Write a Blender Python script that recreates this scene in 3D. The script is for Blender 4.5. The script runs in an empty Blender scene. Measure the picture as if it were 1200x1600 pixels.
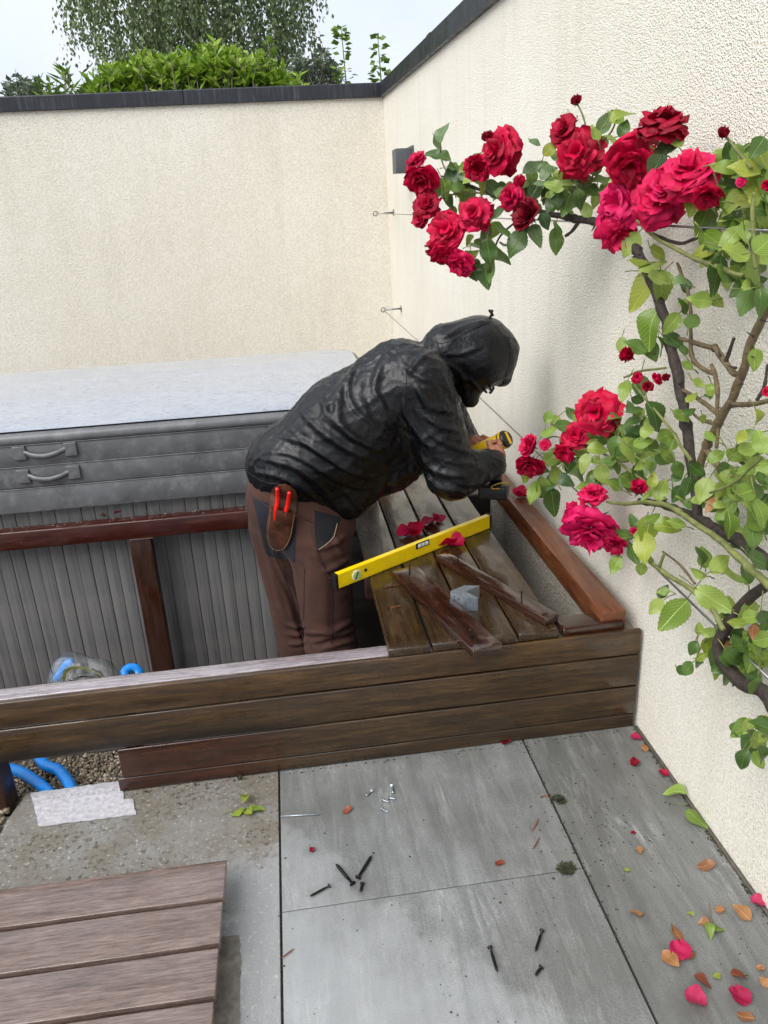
import bpy, bmesh, math, random
import numpy as np
from math import radians, sin, cos, pi
from mathutils import Vector, Matrix, noise
from mathutils.bvhtree import BVHTree

random.seed(7); np.random.seed(7)
SC = bpy.context.scene
COL = SC.collection

# ------------------------------------------------------------------ camera
FPX, EYE = 1230.0, 1.6                       # focal length in photo pixels, eye height
YAW, PITCH, ROLL = radians(6.473), radians(21.299), radians(-3.084)
_f = Vector((sin(YAW)*cos(PITCH), cos(YAW)*cos(PITCH), -sin(PITCH)))
_r = _f.cross(Vector((0, 0, 1))).normalized(); _u = _r.cross(_f)
CR = _r*cos(ROLL) + _u*sin(ROLL); CU = -_r*sin(ROLL) + _u*cos(ROLL)
CPOS = Vector((0, 0, EYE))
cam = bpy.data.cameras.new('camera'); camo = bpy.data.objects.new('camera', cam); COL.objects.link(camo)
cam.sensor_fit = 'VERTICAL'; cam.sensor_height = 24; cam.lens = FPX/1600*24
cam.clip_start = 0.05; cam.clip_end = 1000
camo.matrix_world = Matrix(((CR.x, CU.x, -_f.x, 0), (CR.y, CU.y, -_f.y, 0), (CR.z, CU.z, -_f.z, EYE), (0, 0, 0, 1)))
SC.camera = camo

# ------------------------------------------------------------------ sky, sun, exposure
SUN_EL, SUN_AZ = radians(47), radians(232)   # azimuth clockwise from +y: light from behind-left
w = bpy.data.worlds.new('World'); SC.world = w; w.use_nodes = True
nt = w.node_tree; nt.nodes.clear()
out = nt.nodes.new('ShaderNodeOutputWorld'); bg = nt.nodes.new('ShaderNodeBackground')
sky = nt.nodes.new('ShaderNodeTexSky'); sky.sky_type = 'NISHITA'; sky.sun_disc = False
sky.sun_elevation = SUN_EL; sky.sun_rotation = SUN_AZ
sky.air_density = 1.0; sky.dust_density = 6.0; sky.ozone_density = 1.0
tcw = nt.nodes.new('ShaderNodeTexCoord'); cn = nt.nodes.new('ShaderNodeTexNoise')
cn.inputs['Scale'].default_value = 2.2; cn.inputs['Detail'].default_value = 5
cr = nt.nodes.new('ShaderNodeValToRGB')
cr.color_ramp.elements[0].position = .3; cr.color_ramp.elements[0].color = (3.4, 3.75, 4.3, 1)
cr.color_ramp.elements[1].position = .75; cr.color_ramp.elements[1].color = (5.3, 5.45, 5.7, 1)
mx = nt.nodes.new('ShaderNodeMixRGB'); mx.inputs[0].default_value = .9      # closed cloud cover over the sky
nt.links.new(tcw.outputs['Generated'], cn.inputs['Vector']); nt.links.new(cn.outputs['Fac'], cr.inputs[0])
nt.links.new(sky.outputs[0], mx.inputs[1]); nt.links.new(cr.outputs[0], mx.inputs[2])
nt.links.new(mx.outputs[0], bg.inputs[0]); bg.inputs[1].default_value = 0.1
nt.links.new(bg.outputs[0], out.inputs[0])
sl = bpy.data.lights.new('sun', 'SUN'); sl.energy = 1.5; sl.angle = radians(50); sl.color = (1, .985, .97)
so = bpy.data.objects.new('sun', sl); COL.objects.link(so)
sd = Vector((sin(SUN_AZ)*cos(SUN_EL), cos(SUN_AZ)*cos(SUN_EL), sin(SUN_EL)))
so.rotation_euler = sd.to_track_quat('Z', 'Y').to_euler(); so.location = sd*20
SC.view_settings.view_transform = 'Standard'; SC.view_settings.look = 'None'
SC.view_settings.exposure = 1.27; SC.view_settings.gamma = 1.0
SC.render.engine = 'CYCLES'; SC.cycles.use_denoising = True
SC.cycles.adaptive_threshold = .03; SC.cycles.max_bounces = 6; SC.cycles.transparent_max_bounces = 12
SC.cycles.sample_clamp_indirect = 6

# ------------------------------------------------------------------ helpers
def at(px, py, ax, val):
    d = CR*((px-600)/FPX) + CU*(-(py-800)/FPX) + _f
    i = 'xyz'.index(ax); return CPOS + d*((val-CPOS[i])/d[i])
def ray(px, py): return (CR*((px-600)/FPX) + CU*(-(py-800)/FPX) + _f).normalized()
WM = {}
def tag(o, label=None, cat=None, group=None, kind=None):
    if label: o['label'] = label
    if cat: o['category'] = cat
    if group: o['group'] = group
    if kind: o['kind'] = kind
    return o
def link(o, par=None, m=None):
    m = m.copy() if m is not None else Matrix.Identity(4)
    COL.objects.link(o)
    if par is not None:
        o.parent = par; o.matrix_parent_inverse = WM[par.name].inverted()
    o.matrix_basis = m; WM[o.name] = m
    return o
def empty(name, loc, label, cat, group=None, kind=None):
    o = bpy.data.objects.new(name, None); o.empty_display_size = .1
    link(o, None, Matrix.Translation(Vector(loc))); return tag(o, label, cat, group, kind)
def mk(name, me, mat, par=None, m=None, smooth=False):
    o = bpy.data.objects.new(name, me)
    if mat is not None and not me.materials: me.materials.append(mat)
    if smooth:
        me.polygons.foreach_set('use_smooth', [True]*len(me.polygons))
    return link(o, par, m)
def pyd(name, v, f, mat, par=None, m=None, smooth=False):
    me = bpy.data.meshes.new(name); me.from_pydata([tuple(a) for a in v], [], f); me.update()
    return mk(name, me, mat, par, m, smooth)
def bm_mesh(bm, name, sharp=35):
    me = bpy.data.meshes.new(name); bmesh.ops.recalc_face_normals(bm, faces=bm.faces); bm.to_mesh(me); bm.free(); return me
def box_mesh(sx, sy, sz, bev=.004, seg=2, name='box', cuts=0, wob=0, seed=0):
    bm = bmesh.new(); bmesh.ops.create_cube(bm, size=1)
    bmesh.ops.scale(bm, vec=(sx, sy, sz), verts=bm.verts)
    if cuts:
        es = [e for e in bm.edges if abs((e.verts[0].co-e.verts[1].co).x) > sx*.5]
        bmesh.ops.subdivide_edges(bm, edges=es, cuts=cuts)
    if bev: bmesh.ops.bevel(bm, geom=[e for e in bm.edges if e.calc_face_angle(0) > .5], offset=bev, segments=seg, affect='EDGES', profile=.6)
    if wob:
        for v in bm.verts:
            n = noise.noise_vector(Vector((v.co.x*3+seed*7.1, v.co.y*14, v.co.z*14+seed)))
            v.co += Vector((n.x*.5, n.y, n.z))*wob
    return bm_mesh(bm, name)
def frame(x, up=(0, 0, 1)):
    x = Vector(x).normalized(); z = Vector(up); z = (z - x*z.dot(x)).normalized(); y = z.cross(x)
    return Matrix(((x.x, y.x, z.x, 0), (x.y, y.y, z.y, 0), (x.z, y.z, z.z, 0), (0, 0, 0, 1)))
def plank(name, par, mat, p0, p1, wid, th, up=(0, 0, 1), bev=.004, wob=.0012, cuts=6):
    p0, p1 = Vector(p0), Vector(p1); L = (p1-p0).length
    me = box_mesh(L, wid, th, bev, 2, name, cuts, wob, random.random()*10)
    return mk(name, me, mat, par, Matrix.Translation((p0+p1)/2) @ frame(p1-p0, up), True)
def blk(name, par, mat, x0, x1, y0, y1, z0, z1, bev=.004, **k):
    me = box_mesh(x1-x0, y1-y0, z1-z0, bev, 2, name, **k)
    return mk(name, me, mat, par, Matrix.Translation(((x0+x1)/2, (y0+y1)/2, (z0+z1)/2)), True)
def tube_vf(pts, rad, n=8, cap=True, v=None, f=None):
    v = [] if v is None else v; f = [] if f is None else f
    pts = [Vector(p) for p in pts]; rad = rad if isinstance(rad, (list, tuple)) else [rad]*len(pts)
    b0 = len(v); ref = None
    for i, p in enumerate(pts):
        t = (pts[min(i+1, len(pts)-1)] - pts[max(i-1, 0)]).normalized()
        if ref is None: ref = t.orthogonal().normalized()
        ref = (ref - t*ref.dot(t)).normalized(); b = t.cross(ref)
        for k in range(n):
            a = 2*pi*k/n; v.append(p + (ref*cos(a)+b*sin(a))*rad[i])
    for i in range(len(pts)-1):
        for k in range(n):
            k2 = (k+1) % n; f.append((b0+i*n+k, b0+i*n+k2, b0+(i+1)*n+k2, b0+(i+1)*n+k))
    if cap:
        f.append(tuple(b0+k for k in reversed(range(n)))); f.append(tuple(b0+(len(pts)-1)*n+k for k in range(n)))
    return v, f
def smoothpath(pts, n=6):
    pts = [Vector(p) for p in pts]; o = []
    for i in range(len(pts)-1):
        a, b, c, d = pts[max(i-1, 0)], pts[i], pts[i+1], pts[min(i+2, len(pts)-1)]
        for k in range(n):
            t = k/n; o.append(.5*((2*b)+(c-a)*t+(2*a-5*b+4*c-d)*t*t+(3*b-a-3*c+d)*t**3))
    o.append(pts[-1]); return o
def tube(name, par, mat, pts, rad, n=8, sm=6, kind=None):
    p = smoothpath(pts, sm) if sm else pts
    if isinstance(rad, (list, tuple)):
        r = []
        for i in range(len(rad)-1):
            for k in range(sm or 1): r.append(rad[i]+(rad[i+1]-rad[i])*k/(sm or 1))
        rad = r+[rad[-1]]
    v, f = tube_vf(p, rad, n); o = pyd(name, v, f, mat, par, None, True)
    if kind: o['kind'] = kind
    return o
def lathe_vf(prof, n=12):
    v, f = [], []
    for r, z in prof:
        for k in range(n): v.append(Vector((r*cos(2*pi*k/n), r*sin(2*pi*k/n), z)))
    for i in range(len(prof)-1):
        for k in range(n):
            k2 = (k+1) % n; f.append((i*n+k, i*n+k2, (i+1)*n+k2, (i+1)*n+k))
    f.append(tuple(reversed(range(n)))); f.append(tuple((len(prof)-1)*n+k for k in range(n)))
    return v, f

# ---- node materials
def L(*c):
    return tuple((x/255/12.92 if x/255 <= .04045 else ((x/255+.055)/1.055)**2.4) for x in c)+(1,)
class NT:
    def __init__(s, name):
        s.m = bpy.data.materials.new(name); s.m.use_nodes = True; s.t = s.m.node_tree; s.t.nodes.clear()
        s.o = s.n('OutputMaterial'); s.b = s.n('BsdfPrincipled'); s.l(s.b.outputs[0], s.o.inputs[0])
        s.co = s.n('TexCoord')
    def n(s, t, **k):
        x = s.t.nodes.new('ShaderNode'+t)
        for a, b in k.items(): setattr(x, a, b)
        return x
    def l(s, a, b): s.t.links.new(a, b)
    def put(s, sock, val):
        if hasattr(val, 'is_linked') or isinstance(val, bpy.types.NodeSocket): s.l(val, sock)
        else: sock.default_value = val
    def vec(s, src='Object', scale=(1, 1, 1), rnd=0, rot=(0, 0, 0)):
        m = s.n('Mapping'); m.inputs['Scale'].default_value = scale; m.inputs['Rotation'].default_value = rot
        s.l(s.co.outputs[src], m.inputs[0])
        if rnd:
            i = s.n('ObjectInfo'); q = s.n('VectorMath', operation='MULTIPLY_ADD')
            c = s.n('CombineXYZ'); s.l(i.outputs['Random'], c.inputs[0]); s.l(i.outputs['Random'], c.inputs[1]); s.l(i.outputs['Random'], c.inputs[2])
            s.l(c.outputs[0], q.inputs[0]); q.inputs[1].default_value = (rnd, rnd*1.7, rnd*.6); s.l(m.outputs[0], q.inputs[2]); return q.outputs[0]
        return m.outputs[0]
    def noise(s, v, sc, det=4, ro=.55, dist=0):
        x = s.n('TexNoise'); s.l(v, x.inputs['Vector']); x.inputs['Scale'].default_value = sc; x.inputs['Detail'].default_value = det
        x.inputs['Roughness'].default_value = ro; x.inputs['Distortion'].default_value = dist; return x.outputs['Fac']
    def vor(s, v, sc, feat='F1', rnd=1):
        x = s.n('TexVoronoi', feature=feat); s.l(v, x.inputs['Vector']); x.inputs['Scale'].default_value = sc; x.inputs['Randomness'].default_value = rnd; return x
    def ramp(s, fac, stops, interp='LINEAR'):
        x = s.n('ValToRGB'); e = x.color_ramp.elements; x.color_ramp.interpolation = interp
        while len(e) < len(stops): e.new(.5)
        for q, (p, c) in zip(e, stops): q.position = p; q.color = c if hasattr(c, '__len__') else (c, c, c, 1)
        s.l(fac, x.inputs[0]); return x.outputs[0]
    def mix(s, fac, a, b, mode='MIX'):
        x = s.n('MixRGB', blend_type=mode); s.put(x.inputs[0], fac); s.put(x.inputs[1], a); s.put(x.inputs[2], b); return x.outputs[0]
    def math(s, op, a, b=0.0, c=0.0, clamp=False):
        x = s.n('Math', operation=op, use_clamp=clamp); s.put(x.inputs[0], a); s.put(x.inputs[1], b); s.put(x.inputs[2], c); return x.outputs[0]
    def bump(s, h, st=.5, d=.01, nrm=None):
        x = s.n('Bump'); x.inputs['Strength'].default_value = st; x.inputs['Distance'].default_value = d; s.l(h, x.inputs['Height'])
        if nrm is not None: s.l(nrm, x.inputs['Normal'])
        return x.outputs[0]
    def fin(s, base=None, rough=None, nrm=None, **k):
        if base is not None: s.put(s.b.inputs['Base Color'], base)
        if rough is not None: s.put(s.b.inputs['Roughness'], rough)
        if nrm is not None:
            s.l(nrm, s.b.inputs['Normal'])
        for a, v in k.items(): s.put(s.b.inputs[a.replace('_', ' ')], v)
        return s.m

def mat_plain(name, c, rough=.5, var=.15, sc=30, bump=.1, bd=.002, **k):
    t = NT(name); v = t.vec(rnd=5); n = t.noise(v, sc); c2 = tuple(x*(1-var) for x in c[:3])+(1,); c3 = tuple(min(1, x*(1+var)) for x in c[:3])+(1,)
    return t.fin(t.ramp(n, [(.3, c2), (.7, c3)]), rough, t.bump(n, bump, bd) if bump else None, **k)

def mat_render(name, c_lo, c_hi, c_dirt, scale=150, strength=.9, dirt=.25, pitf=.45):
    t = NT(name); v = t.vec()
    big = t.noise(v, 1.3, 5, .6); streak = t.noise(t.vec(scale=(5, 5, .5)), 1.6, 5, .6)
    base = t.ramp(big, [(.3, c_lo), (.7, c_hi)])
    d = t.ramp(streak, [(.48, 0.), (.75, 1.)]); base = t.mix(t.math('MULTIPLY', d, dirt), base, c_dirt)
    vo = t.vor(v, scale); no = t.noise(v, scale*.55, 3, .6)
    h = t.math('ADD', t.math('MULTIPLY', t.math('SUBTRACT', 1.0, vo.outputs['Distance']), .6), no)
    pit = t.ramp(h, [(.62, (.5, .48, .44, 1)), (.95, (1, 1, 1, 1))]); base = t.mix(pitf, base, pit, 'MULTIPLY')
    return t.fin(base, .85, t.bump(h, strength, .009))

def mat_wood(name, c1, c2, c3, rough=(.25, .6), coat=.5, wet_lo=.45, wet_hi=.6, grain=22, film=None):
    t = NT(name); v = t.vec(scale=(2.6, grain*1.7, grain*1.7), rnd=7); g = t.noise(v, 1.5, 8, .7, .5)
    v2 = t.vec(scale=(26, 420, 420), rnd=7); g2 = t.noise(v2, 1.0, 4, .7)
    base = t.ramp(g, [(.25, c1), (.5, c2), (.78, c3)])
    g3 = t.noise(t.vec(scale=(5, 130, 130), rnd=5), 1.2, 5, .7, .3)
    base = t.mix(.75, base, t.ramp(g2, [(.36, (.38, .36, .35, 1)), (.52, (1., 1., 1., 1)), (.68, (1.25, 1.24, 1.2, 1))]), 'MULTIPLY')
    base = t.mix(.7, base, t.ramp(g3, [(.36, (.42, .4, .38, 1)), (.5, (1, 1, 1, 1)), (.7, (1.2, 1.18, 1.12, 1))]), 'MULTIPLY')
    blot = t.noise(t.vec(scale=(2.2, 4, 4), rnd=9), 3.0, 7, .7)
    base = t.mix(.6, base, t.ramp(blot, [(.3, (.55, .52, .5, 1)), (.6, (1, 1, 1, 1))]), 'MULTIPLY')
    wetn = t.noise(t.vec(scale=(2.2, 6, 6), rnd=4), 2.0, 5, .6)
    wet = t.ramp(wetn, [(wet_lo, 0.), (wet_hi, 1.)])
    r = t.ramp(wet, [(0, rough[1]), (1, rough[0])])
    drop = t.vor(t.vec(rnd=3), 160).outputs['Distance']
    h = t.math('ADD', t.math('MULTIPLY', g2, .5), t.math('MULTIPLY', g, .8))
    nrm = t.bump(h, .35, .002)
    nrm2 = t.bump(t.math('ADD', wetn, t.math('MULTIPLY', drop, .04)), .25, .003)
    t.l(nrm2, t.b.inputs['Coat Normal'])
    return t.fin(base, r, nrm, Coat_Weight=t.math('MULTIPLY', wet, coat), Coat_Roughness=.06)

M = {}
M['wall_cream'] = mat_render('cream render', L(234, 228, 213), L(241, 236, 223), L(200, 193, 172), 170, .8, .2)
M['wall_white'] = mat_render('off white render', L(237, 232, 217), L(244, 240, 228), L(206, 200, 178), 220, .72, .25, .45)
M['concrete'] = mat_render('rough concrete', L(120, 114, 104), L(150, 143, 130), L(70, 66, 58), 110, .9, .6)
def coping_mat():
    t = NT('anthracite coping'); v = t.vec(); n = t.noise(t.vec(scale=(30, 30, 2)), 2., 4); b = t.noise(v, 9, 5)
    base = t.mix(t.ramp(n, [(.5, 0.), (.75, .5)]), L(44, 46, 52), L(92, 95, 102))
    return t.fin(t.mix(.4, base, t.ramp(b, [(.3, (.6, .6, .6, 1)), (.7, (1, 1, 1, 1))]), 'MULTIPLY'), t.ramp(b, [(.3, .25), (.7, .55)]), t.bump(b, .15, .002), Metallic=.35)
M['coping'] = coping_mat()
def slab_mat(name, dirty, wet=0):
    t = NT(name); v = t.vec(); vs = t.vec(scale=(9, 1.1, 9), rot=(0, 0, radians(-9)), rnd=6)
    vein = t.noise(vs, 2.2, 7, .68, .9); fine = t.noise(v, 300, 3, .75); big = t.noise(v, 2.6, 6, .62)
    base = t.ramp(vein, ([(.2, L(78, 79, 77)), (.45, L(98, 99, 97)), (.6, L(114, 115, 112)), (.78, L(142, 142, 138))] if wet else [(.2, L(90, 92, 91)), (.45, L(112, 114, 113)), (.6, L(126, 128, 127)), (.78, L(150, 151, 149))]))
    rdg = t.math('ABSOLUTE', t.math('SUBTRACT', t.noise(t.vec(scale=(7, .8, 7), rot=(0, 0, radians(-13)), rnd=11), 1.7, 6, .62, .5), .5))
    gate = t.ramp(t.noise(v, 3.1, 4, .6), [(.46, 0.), (.66, 1.)])
    base = t.mix(t.math('MULTIPLY', t.ramp(rdg, [(0., .42), (.006, .22), (.02, 0.)]), gate), base, L(196, 196, 192))
    base = t.mix(.75, base, t.ramp(fine, [(.34, (.5, .5, .5, 1)), (.5, (1, 1, 1, 1)), (.66, (1.3, 1.3, 1.3, 1))]), 'MULTIPLY')
    base = t.mix(t.ramp(big, [(.42, 0.), (.6, .5)]), base, L(84, 83, 78))
    sep = t.n('SeparateXYZ'); t.l(v, sep.inputs[0])
    if dirty:
        d = t.noise(v, 7, 8, .72); d2 = t.noise(v, 60, 4, .7)
        base = t.mix(.5, base, L(160, 162, 163)); zone = t.ramp(t.math('ADD', t.math('ADD', sep.outputs[1], t.math('MULTIPLY', t.math('SUBTRACT', d, .5), .5)), t.math('MULTIPLY', sep.outputs[0], -.25)), [(.0, 0.), (1., 1.)])
        mr_ = t.n('MapRange'); t.l(t.math('ADD', t.math('ADD', sep.outputs[1], t.math('MULTIPLY', t.math('SUBTRACT', d, .5), .35)), t.math('MULTIPLY', sep.outputs[0], -.22)), mr_.inputs[0]); mr_.inputs[1].default_value = 1.66; mr_.inputs[2].default_value = 1.76; zone = mr_.outputs[0]
        base = t.mix(t.math('MULTIPLY', zone, t.ramp(d, [(.3, .25), (.6, .85)])), base, L(104, 96, 82))
        base = t.mix(t.math('MULTIPLY', t.ramp(d2, [(.52, 0.), (.62, .9)]), t.math('MULTIPLY', zone, t.ramp(t.noise(v, 4, 3, .6), [(.38, .2), (.6, 1.)]))), base, L(58, 53, 46))
        base = t.mix(t.ramp(t.noise(v, 95, 3, .6), [(.6, 0.), (.7, .6)]), base, L(190, 184, 174))
    else:      # drier, paler area on the middle slabs with a ragged outline
        e = t.noise(v, 9, 5, .6)
        q = t.math('ADD', t.math('MULTIPLY', sep.outputs[0], 1.0), t.math('MULTIPLY', sep.outputs[1], .9))
        q = t.math('ADD', q, t.math('MULTIPLY', e, .55))
        dry = t.ramp(t.math('SUBTRACT', 1.74, q), [(.0, 0.), (.06, .35), (.3, .8), (.6, 1.)])
        base = t.mix(t.math('MULTIPLY', dry, .55), base, L(170, 173, 175))
    r = t.ramp(t.noise(v, 4, 5, .6), [(.35, .28), (.65, .6)])
    return t.fin(base, r, t.bump(t.math('ADD', fine, t.math('MULTIPLY', vein, .6)), .25 if not dirty else .6, .002))
M['slab'] = slab_mat('grey stone paving', False)
M['slab_wet'] = slab_mat('rain darkened stone paving', False, 1)
M['slab_dirty'] = slab_mat('soiled grey paving', True)
M['mortar'] = mat_plain('white dried mortar', L(168, 166, 170), .8, .22, 70, .8, .004)
M['stain'] = mat_plain('dark damp cement stain', L(104, 99, 90), .5, .3, 60, .5, .003)
M['earth'] = mat_plain('dark earth', L(62, 54, 46), .95, .5, 40, .9, .02)
M['pebble'] = mat_plain('pebbles', L(128, 116, 98), .8, .5, 25, .3)
M['fascia'] = mat_wood('wet olive brown board', L(32, 22, 12), L(68, 48, 25), L(104, 78, 43), (.22, .55), .6, .45, .6)
M['fascia_red'] = mat_wood('dark red brown board', L(36, 20, 14), L(56, 32, 23), L(75, 48, 35), (.3, .6), .3)
def fascia_low():
    m = mat_wood('lower board, red where it used to be covered', L(28, 20, 11), L(58, 42, 23), L(86, 66, 38), (.22, .55), .6, .45, .6)
    nt_ = m.node_tree; b = [n for n in nt_.nodes if n.type == 'BSDF_PRINCIPLED'][0]; src = b.inputs['Base Color'].links[0].from_socket
    tc = nt_.nodes.new('ShaderNodeTexCoord'); sp = nt_.nodes.new('ShaderNodeSeparateXYZ'); nz_ = nt_.nodes.new('ShaderNodeTexNoise'); nz_.inputs['Scale'].default_value = 9
    nt_.links.new(tc.outputs['Object'], sp.inputs[0]); nt_.links.new(tc.outputs['Object'], nz_.inputs['Vector'])
    ad = nt_.nodes.new('ShaderNodeMath'); ad.operation = 'MULTIPLY_ADD'; nt_.links.new(nz_.outputs['Fac'], ad.inputs[0]); ad.inputs[1].default_value = .12; nt_.links.new(sp.outputs[0], ad.inputs[2])
    rp = nt_.nodes.new('ShaderNodeMapRange'); rp.inputs[1].default_value = -.40; rp.inputs[2].default_value = -.18; rp.inputs[3].default_value = 1; rp.inputs[4].default_value = 0; nt_.links.new(ad.outputs[0], rp.inputs[0])
    mxx = nt_.nodes.new('ShaderNodeMixRGB'); mxx.blend_type = 'MULTIPLY'; nt_.links.new(rp.outputs[0], mxx.inputs[0]); nt_.links.new(src, mxx.inputs[1]); mxx.inputs[2].default_value = (1.0, .5, .42, 1); nt_.links.new(mxx.outputs[0], b.inputs['Base Color']); return m
M['fascia_low'] = fascia_low()
def fascia_mid():
    m = mat_wood('board soaked dark along its lower edge', L(30, 21, 11), L(63, 45, 24), L(94, 72, 40), (.22, .55), .6, .45, .6)
    nt_ = m.node_tree; b = [n for n in nt_.nodes if n.type == 'BSDF_PRINCIPLED'][0]; src = b.inputs['Base Color'].links[0].from_socket
    tc = nt_.nodes.new('ShaderNodeTexCoord'); sp = nt_.nodes.new('ShaderNodeSeparateXYZ'); nz_ = nt_.nodes.new('ShaderNodeTexNoise'); nz_.inputs['Scale'].default_value = 7; nz_.inputs['Detail'].default_value = 6
    nt_.links.new(tc.outputs['Object'], sp.inputs[0]); nt_.links.new(tc.outputs['Object'], nz_.inputs['Vector'])
    def mr(sock, wgt, lo, hi):
        ad = nt_.nodes.new('ShaderNodeMath'); ad.operation = 'MULTIPLY_ADD'; nt_.links.new(nz_.outputs['Fac'], ad.inputs[0]); ad.inputs[1].default_value = wgt; nt_.links.new(sock, ad.inputs[2])
        rp = nt_.nodes.new('ShaderNodeMapRange'); rp.inputs[1].default_value = lo; rp.inputs[2].default_value = hi; rp.inputs[3].default_value = 1; rp.inputs[4].default_value = 0; nt_.links.new(ad.outputs[0], rp.inputs[0]); return rp.outputs[0]
    mu = nt_.nodes.new('ShaderNodeMath'); mu.operation = 'MULTIPLY'; nt_.links.new(mr(sp.outputs[2], .03, -.022, .004), mu.inputs[0]); nt_.links.new(mr(sp.outputs[0], .2, .30, .40), mu.inputs[1])
    mxx = nt_.nodes.new('ShaderNodeMixRGB'); mxx.blend_type = 'MULTIPLY'; nt_.links.new(mu.outputs[0], mxx.inputs[0]); nt_.links.new(src, mxx.inputs[1]); mxx.inputs[2].default_value = (.2, .19, .22, 1); nt_.links.new(mxx.outputs[0], b.inputs['Base Color']); return m
M['fascia_mid'] = fascia_mid()
M['deck'] = mat_wood('rain soaked deck board', L(28, 19, 11), L(58, 42, 25), L(86, 65, 38), (.1, .36), .5, .36, .66)
M['rail_sky_sheen'] = mat_wood('wet timber with sky sheen in its colour', L(112, 103, 105), L(150, 141, 146), L(180, 172, 178), (.12, .4), 1.0, .3, .45)  # pale violet base paints the sky reflected on the wet rail
M['cedar'] = mat_wood('red cedar beam', L(72, 36, 20), L(108, 61, 34), L(128, 80, 49), (.3, .55), .4)
M['batten'] = mat_wood('soaked dark batten', L(22, 11, 8), L(54, 29, 19), L(78, 46, 31), (.08, .3), .9, .42, .5)
M['frame_red'] = mat_wood('oxblood stained timber', L(31, 12, 9), L(66, 25, 18), L(84, 39, 28), (.3, .55), .3)
M['post'] = mat_wood('brown grained post', L(26, 14, 8), L(56, 28, 16), L(81, 46, 28), (.3, .55), .4, grain=14)
M['cavity_shade'] = mat_wood('near black cavity shade', L(10, 8, 7), L(20, 15, 13), L(30, 23, 20), (.5, .8), .1)  # near-black base paints the shade of the void under the deck
M['panelwood'] = mat_wood('damp weathered deck plank lightened with sky sheen', L(92, 75, 67), L(118, 100, 93), L(138, 122, 115), (.2, .45), .8, .3, .5)  # weathered tone, lightened in place of sky reflected on the planks
def tub_side():
    t = NT('ribbed grey tub panel'); n = t.noise(t.vec(scale=(40, 40, 1.2), rnd=8), 1.5, 4); b = t.noise(t.vec(), 5, 5)
    base = t.ramp(n, [(.3, L(88, 88, 89)), (.7, L(116, 115, 115))]); base = t.mix(t.ramp(b, [(.45, 0.), (.75, .5)]), base, L(128, 123, 118))
    return t.fin(base, .5, t.bump(n, .2, .002))
M['tubside'] = tub_side()
def vinyl(name, lo, hi, dirt, rough, coat, drops):
    t = NT(name); v = t.vec(); n = t.noise(v, 6, 6, .65); f = t.noise(v, 160, 3, .6)
    base = t.mix(t.ramp(t.noise(v, 16, 6, .7), [(.5, 0.), (.72, .5)]), t.ramp(n, [(.3, lo), (.7, hi)]), dirt)
    vo = t.vor(t.vec(scale=(1, 2.4, 1)), 26); d = t.ramp(vo.outputs['Distance'], [(.0, 1.), (.3, 0.)])
    h = t.math('ADD', t.math('MULTIPLY', d, drops), t.math('MULTIPLY', f, .15))
    if drops > .5:
        base = t.mix(t.ramp(t.noise(t.vec(scale=(1, 3, 1)), 30, 4, .6), [(.57, 0.), (.63, .75)]), base, L(110, 117, 129))
    return t.fin(base, rough, t.bump(h, .35, .006), Coat_Weight=coat, Coat_Roughness=.12)
M['cover_top'] = vinyl('wet grey cover vinyl paled with sky sheen', L(150, 158, 173), L(162, 170, 183), L(138, 146, 160), .22, .7, 1.0)  # light base stands in for sky reflected by the wet top
M['cover_side'] = vinyl('weathered grey cover vinyl', L(76, 77, 79), L(100, 101, 103), L(132, 133, 134), .45, .15, .1)
M['steel'] = mat_plain('stainless steel', L(150, 150, 150), .3, .1, 60, .05, Metallic=1.0)
M['zinc'] = mat_plain('galvanised steel', L(168, 177, 184), .4, .3, 90, .1, Metallic=.75)
M['black_screw'] = mat_plain('black phosphated steel', L(34, 33, 34), .4, .3, 200, .2, Metallic=.6)
M['lampbox'] = mat_plain('anthracite lamp housing', L(72, 74, 78), .45, .1, 60, .1)
M['yellow'] = mat_plain('yellow painted aluminium', L(238, 205, 12), .3, .06, 40, .08, Coat_Weight=.4)
M['black_plastic'] = mat_plain('black plastic', L(22, 22, 24), .4, .2, 90, .1)
M['vial'] = mat_plain('green vial glass', L(170, 200, 120), .1, .2, 90, 0, Coat_Weight=1.)
M['white_paint'] = mat_plain('white plastic', L(225, 225, 220), .4, .05, 60, .05)
M['blue'] = mat_plain('blue plastic pipe', L(10, 128, 214), .35, .12, 60, .1)
M['label'] = mat_plain('yellow green label', L(226, 232, 130), .5, .12, 40, .1)
M['tool_yellow'] = mat_plain('yellow tool shell', L(222, 178, 24), .4, .08, 60, .1)
M['red_grip'] = mat_plain('red rubber grip', L(214, 24, 18), .35, .1, 60, .1, Coat_Weight=.3)
M['skin'] = mat_plain('skin', L(158, 104, 80), .5, .2, 60, .25, .003, Subsurface_Weight=.1)
M['leather'] = mat_plain('worn brown leather', L(76, 44, 30), .45, .55, 28, .6, .004, Coat_Weight=.3)
M['stitch'] = mat_plain('pale stitching', L(150, 130, 110), .8, .1, 100, 0)
M['thread'] = mat_plain('brown stitching', L(52, 34, 32), .8, .1, 100, 0)
def cloth(name, c, sc=500, rough=.85, var=.25):
    t = NT(name); v = t.vec(); n = t.noise(v, 10, 5, .6); f = t.noise(v, sc, 2, .6)
    b = t.ramp(n, [(.3, tuple(x*(1-var) for x in c[:3])+(1,)), (.7, tuple(x*(1+var) for x in c[:3])+(1,))])
    return t.fin(b, rough, t.bump(t.math('ADD', n, t.math('MULTIPLY', f, .12)), .4, .006), Sheen_Weight=.02, Specular_IOR_Level=.3)
M['trouser'] = cloth('brown work twill', L(66, 43, 36))
M['navy'] = cloth('dark navy twill', L(32, 34, 43))
M['charcoal'] = cloth('charcoal twill', L(24, 25, 29))
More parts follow.
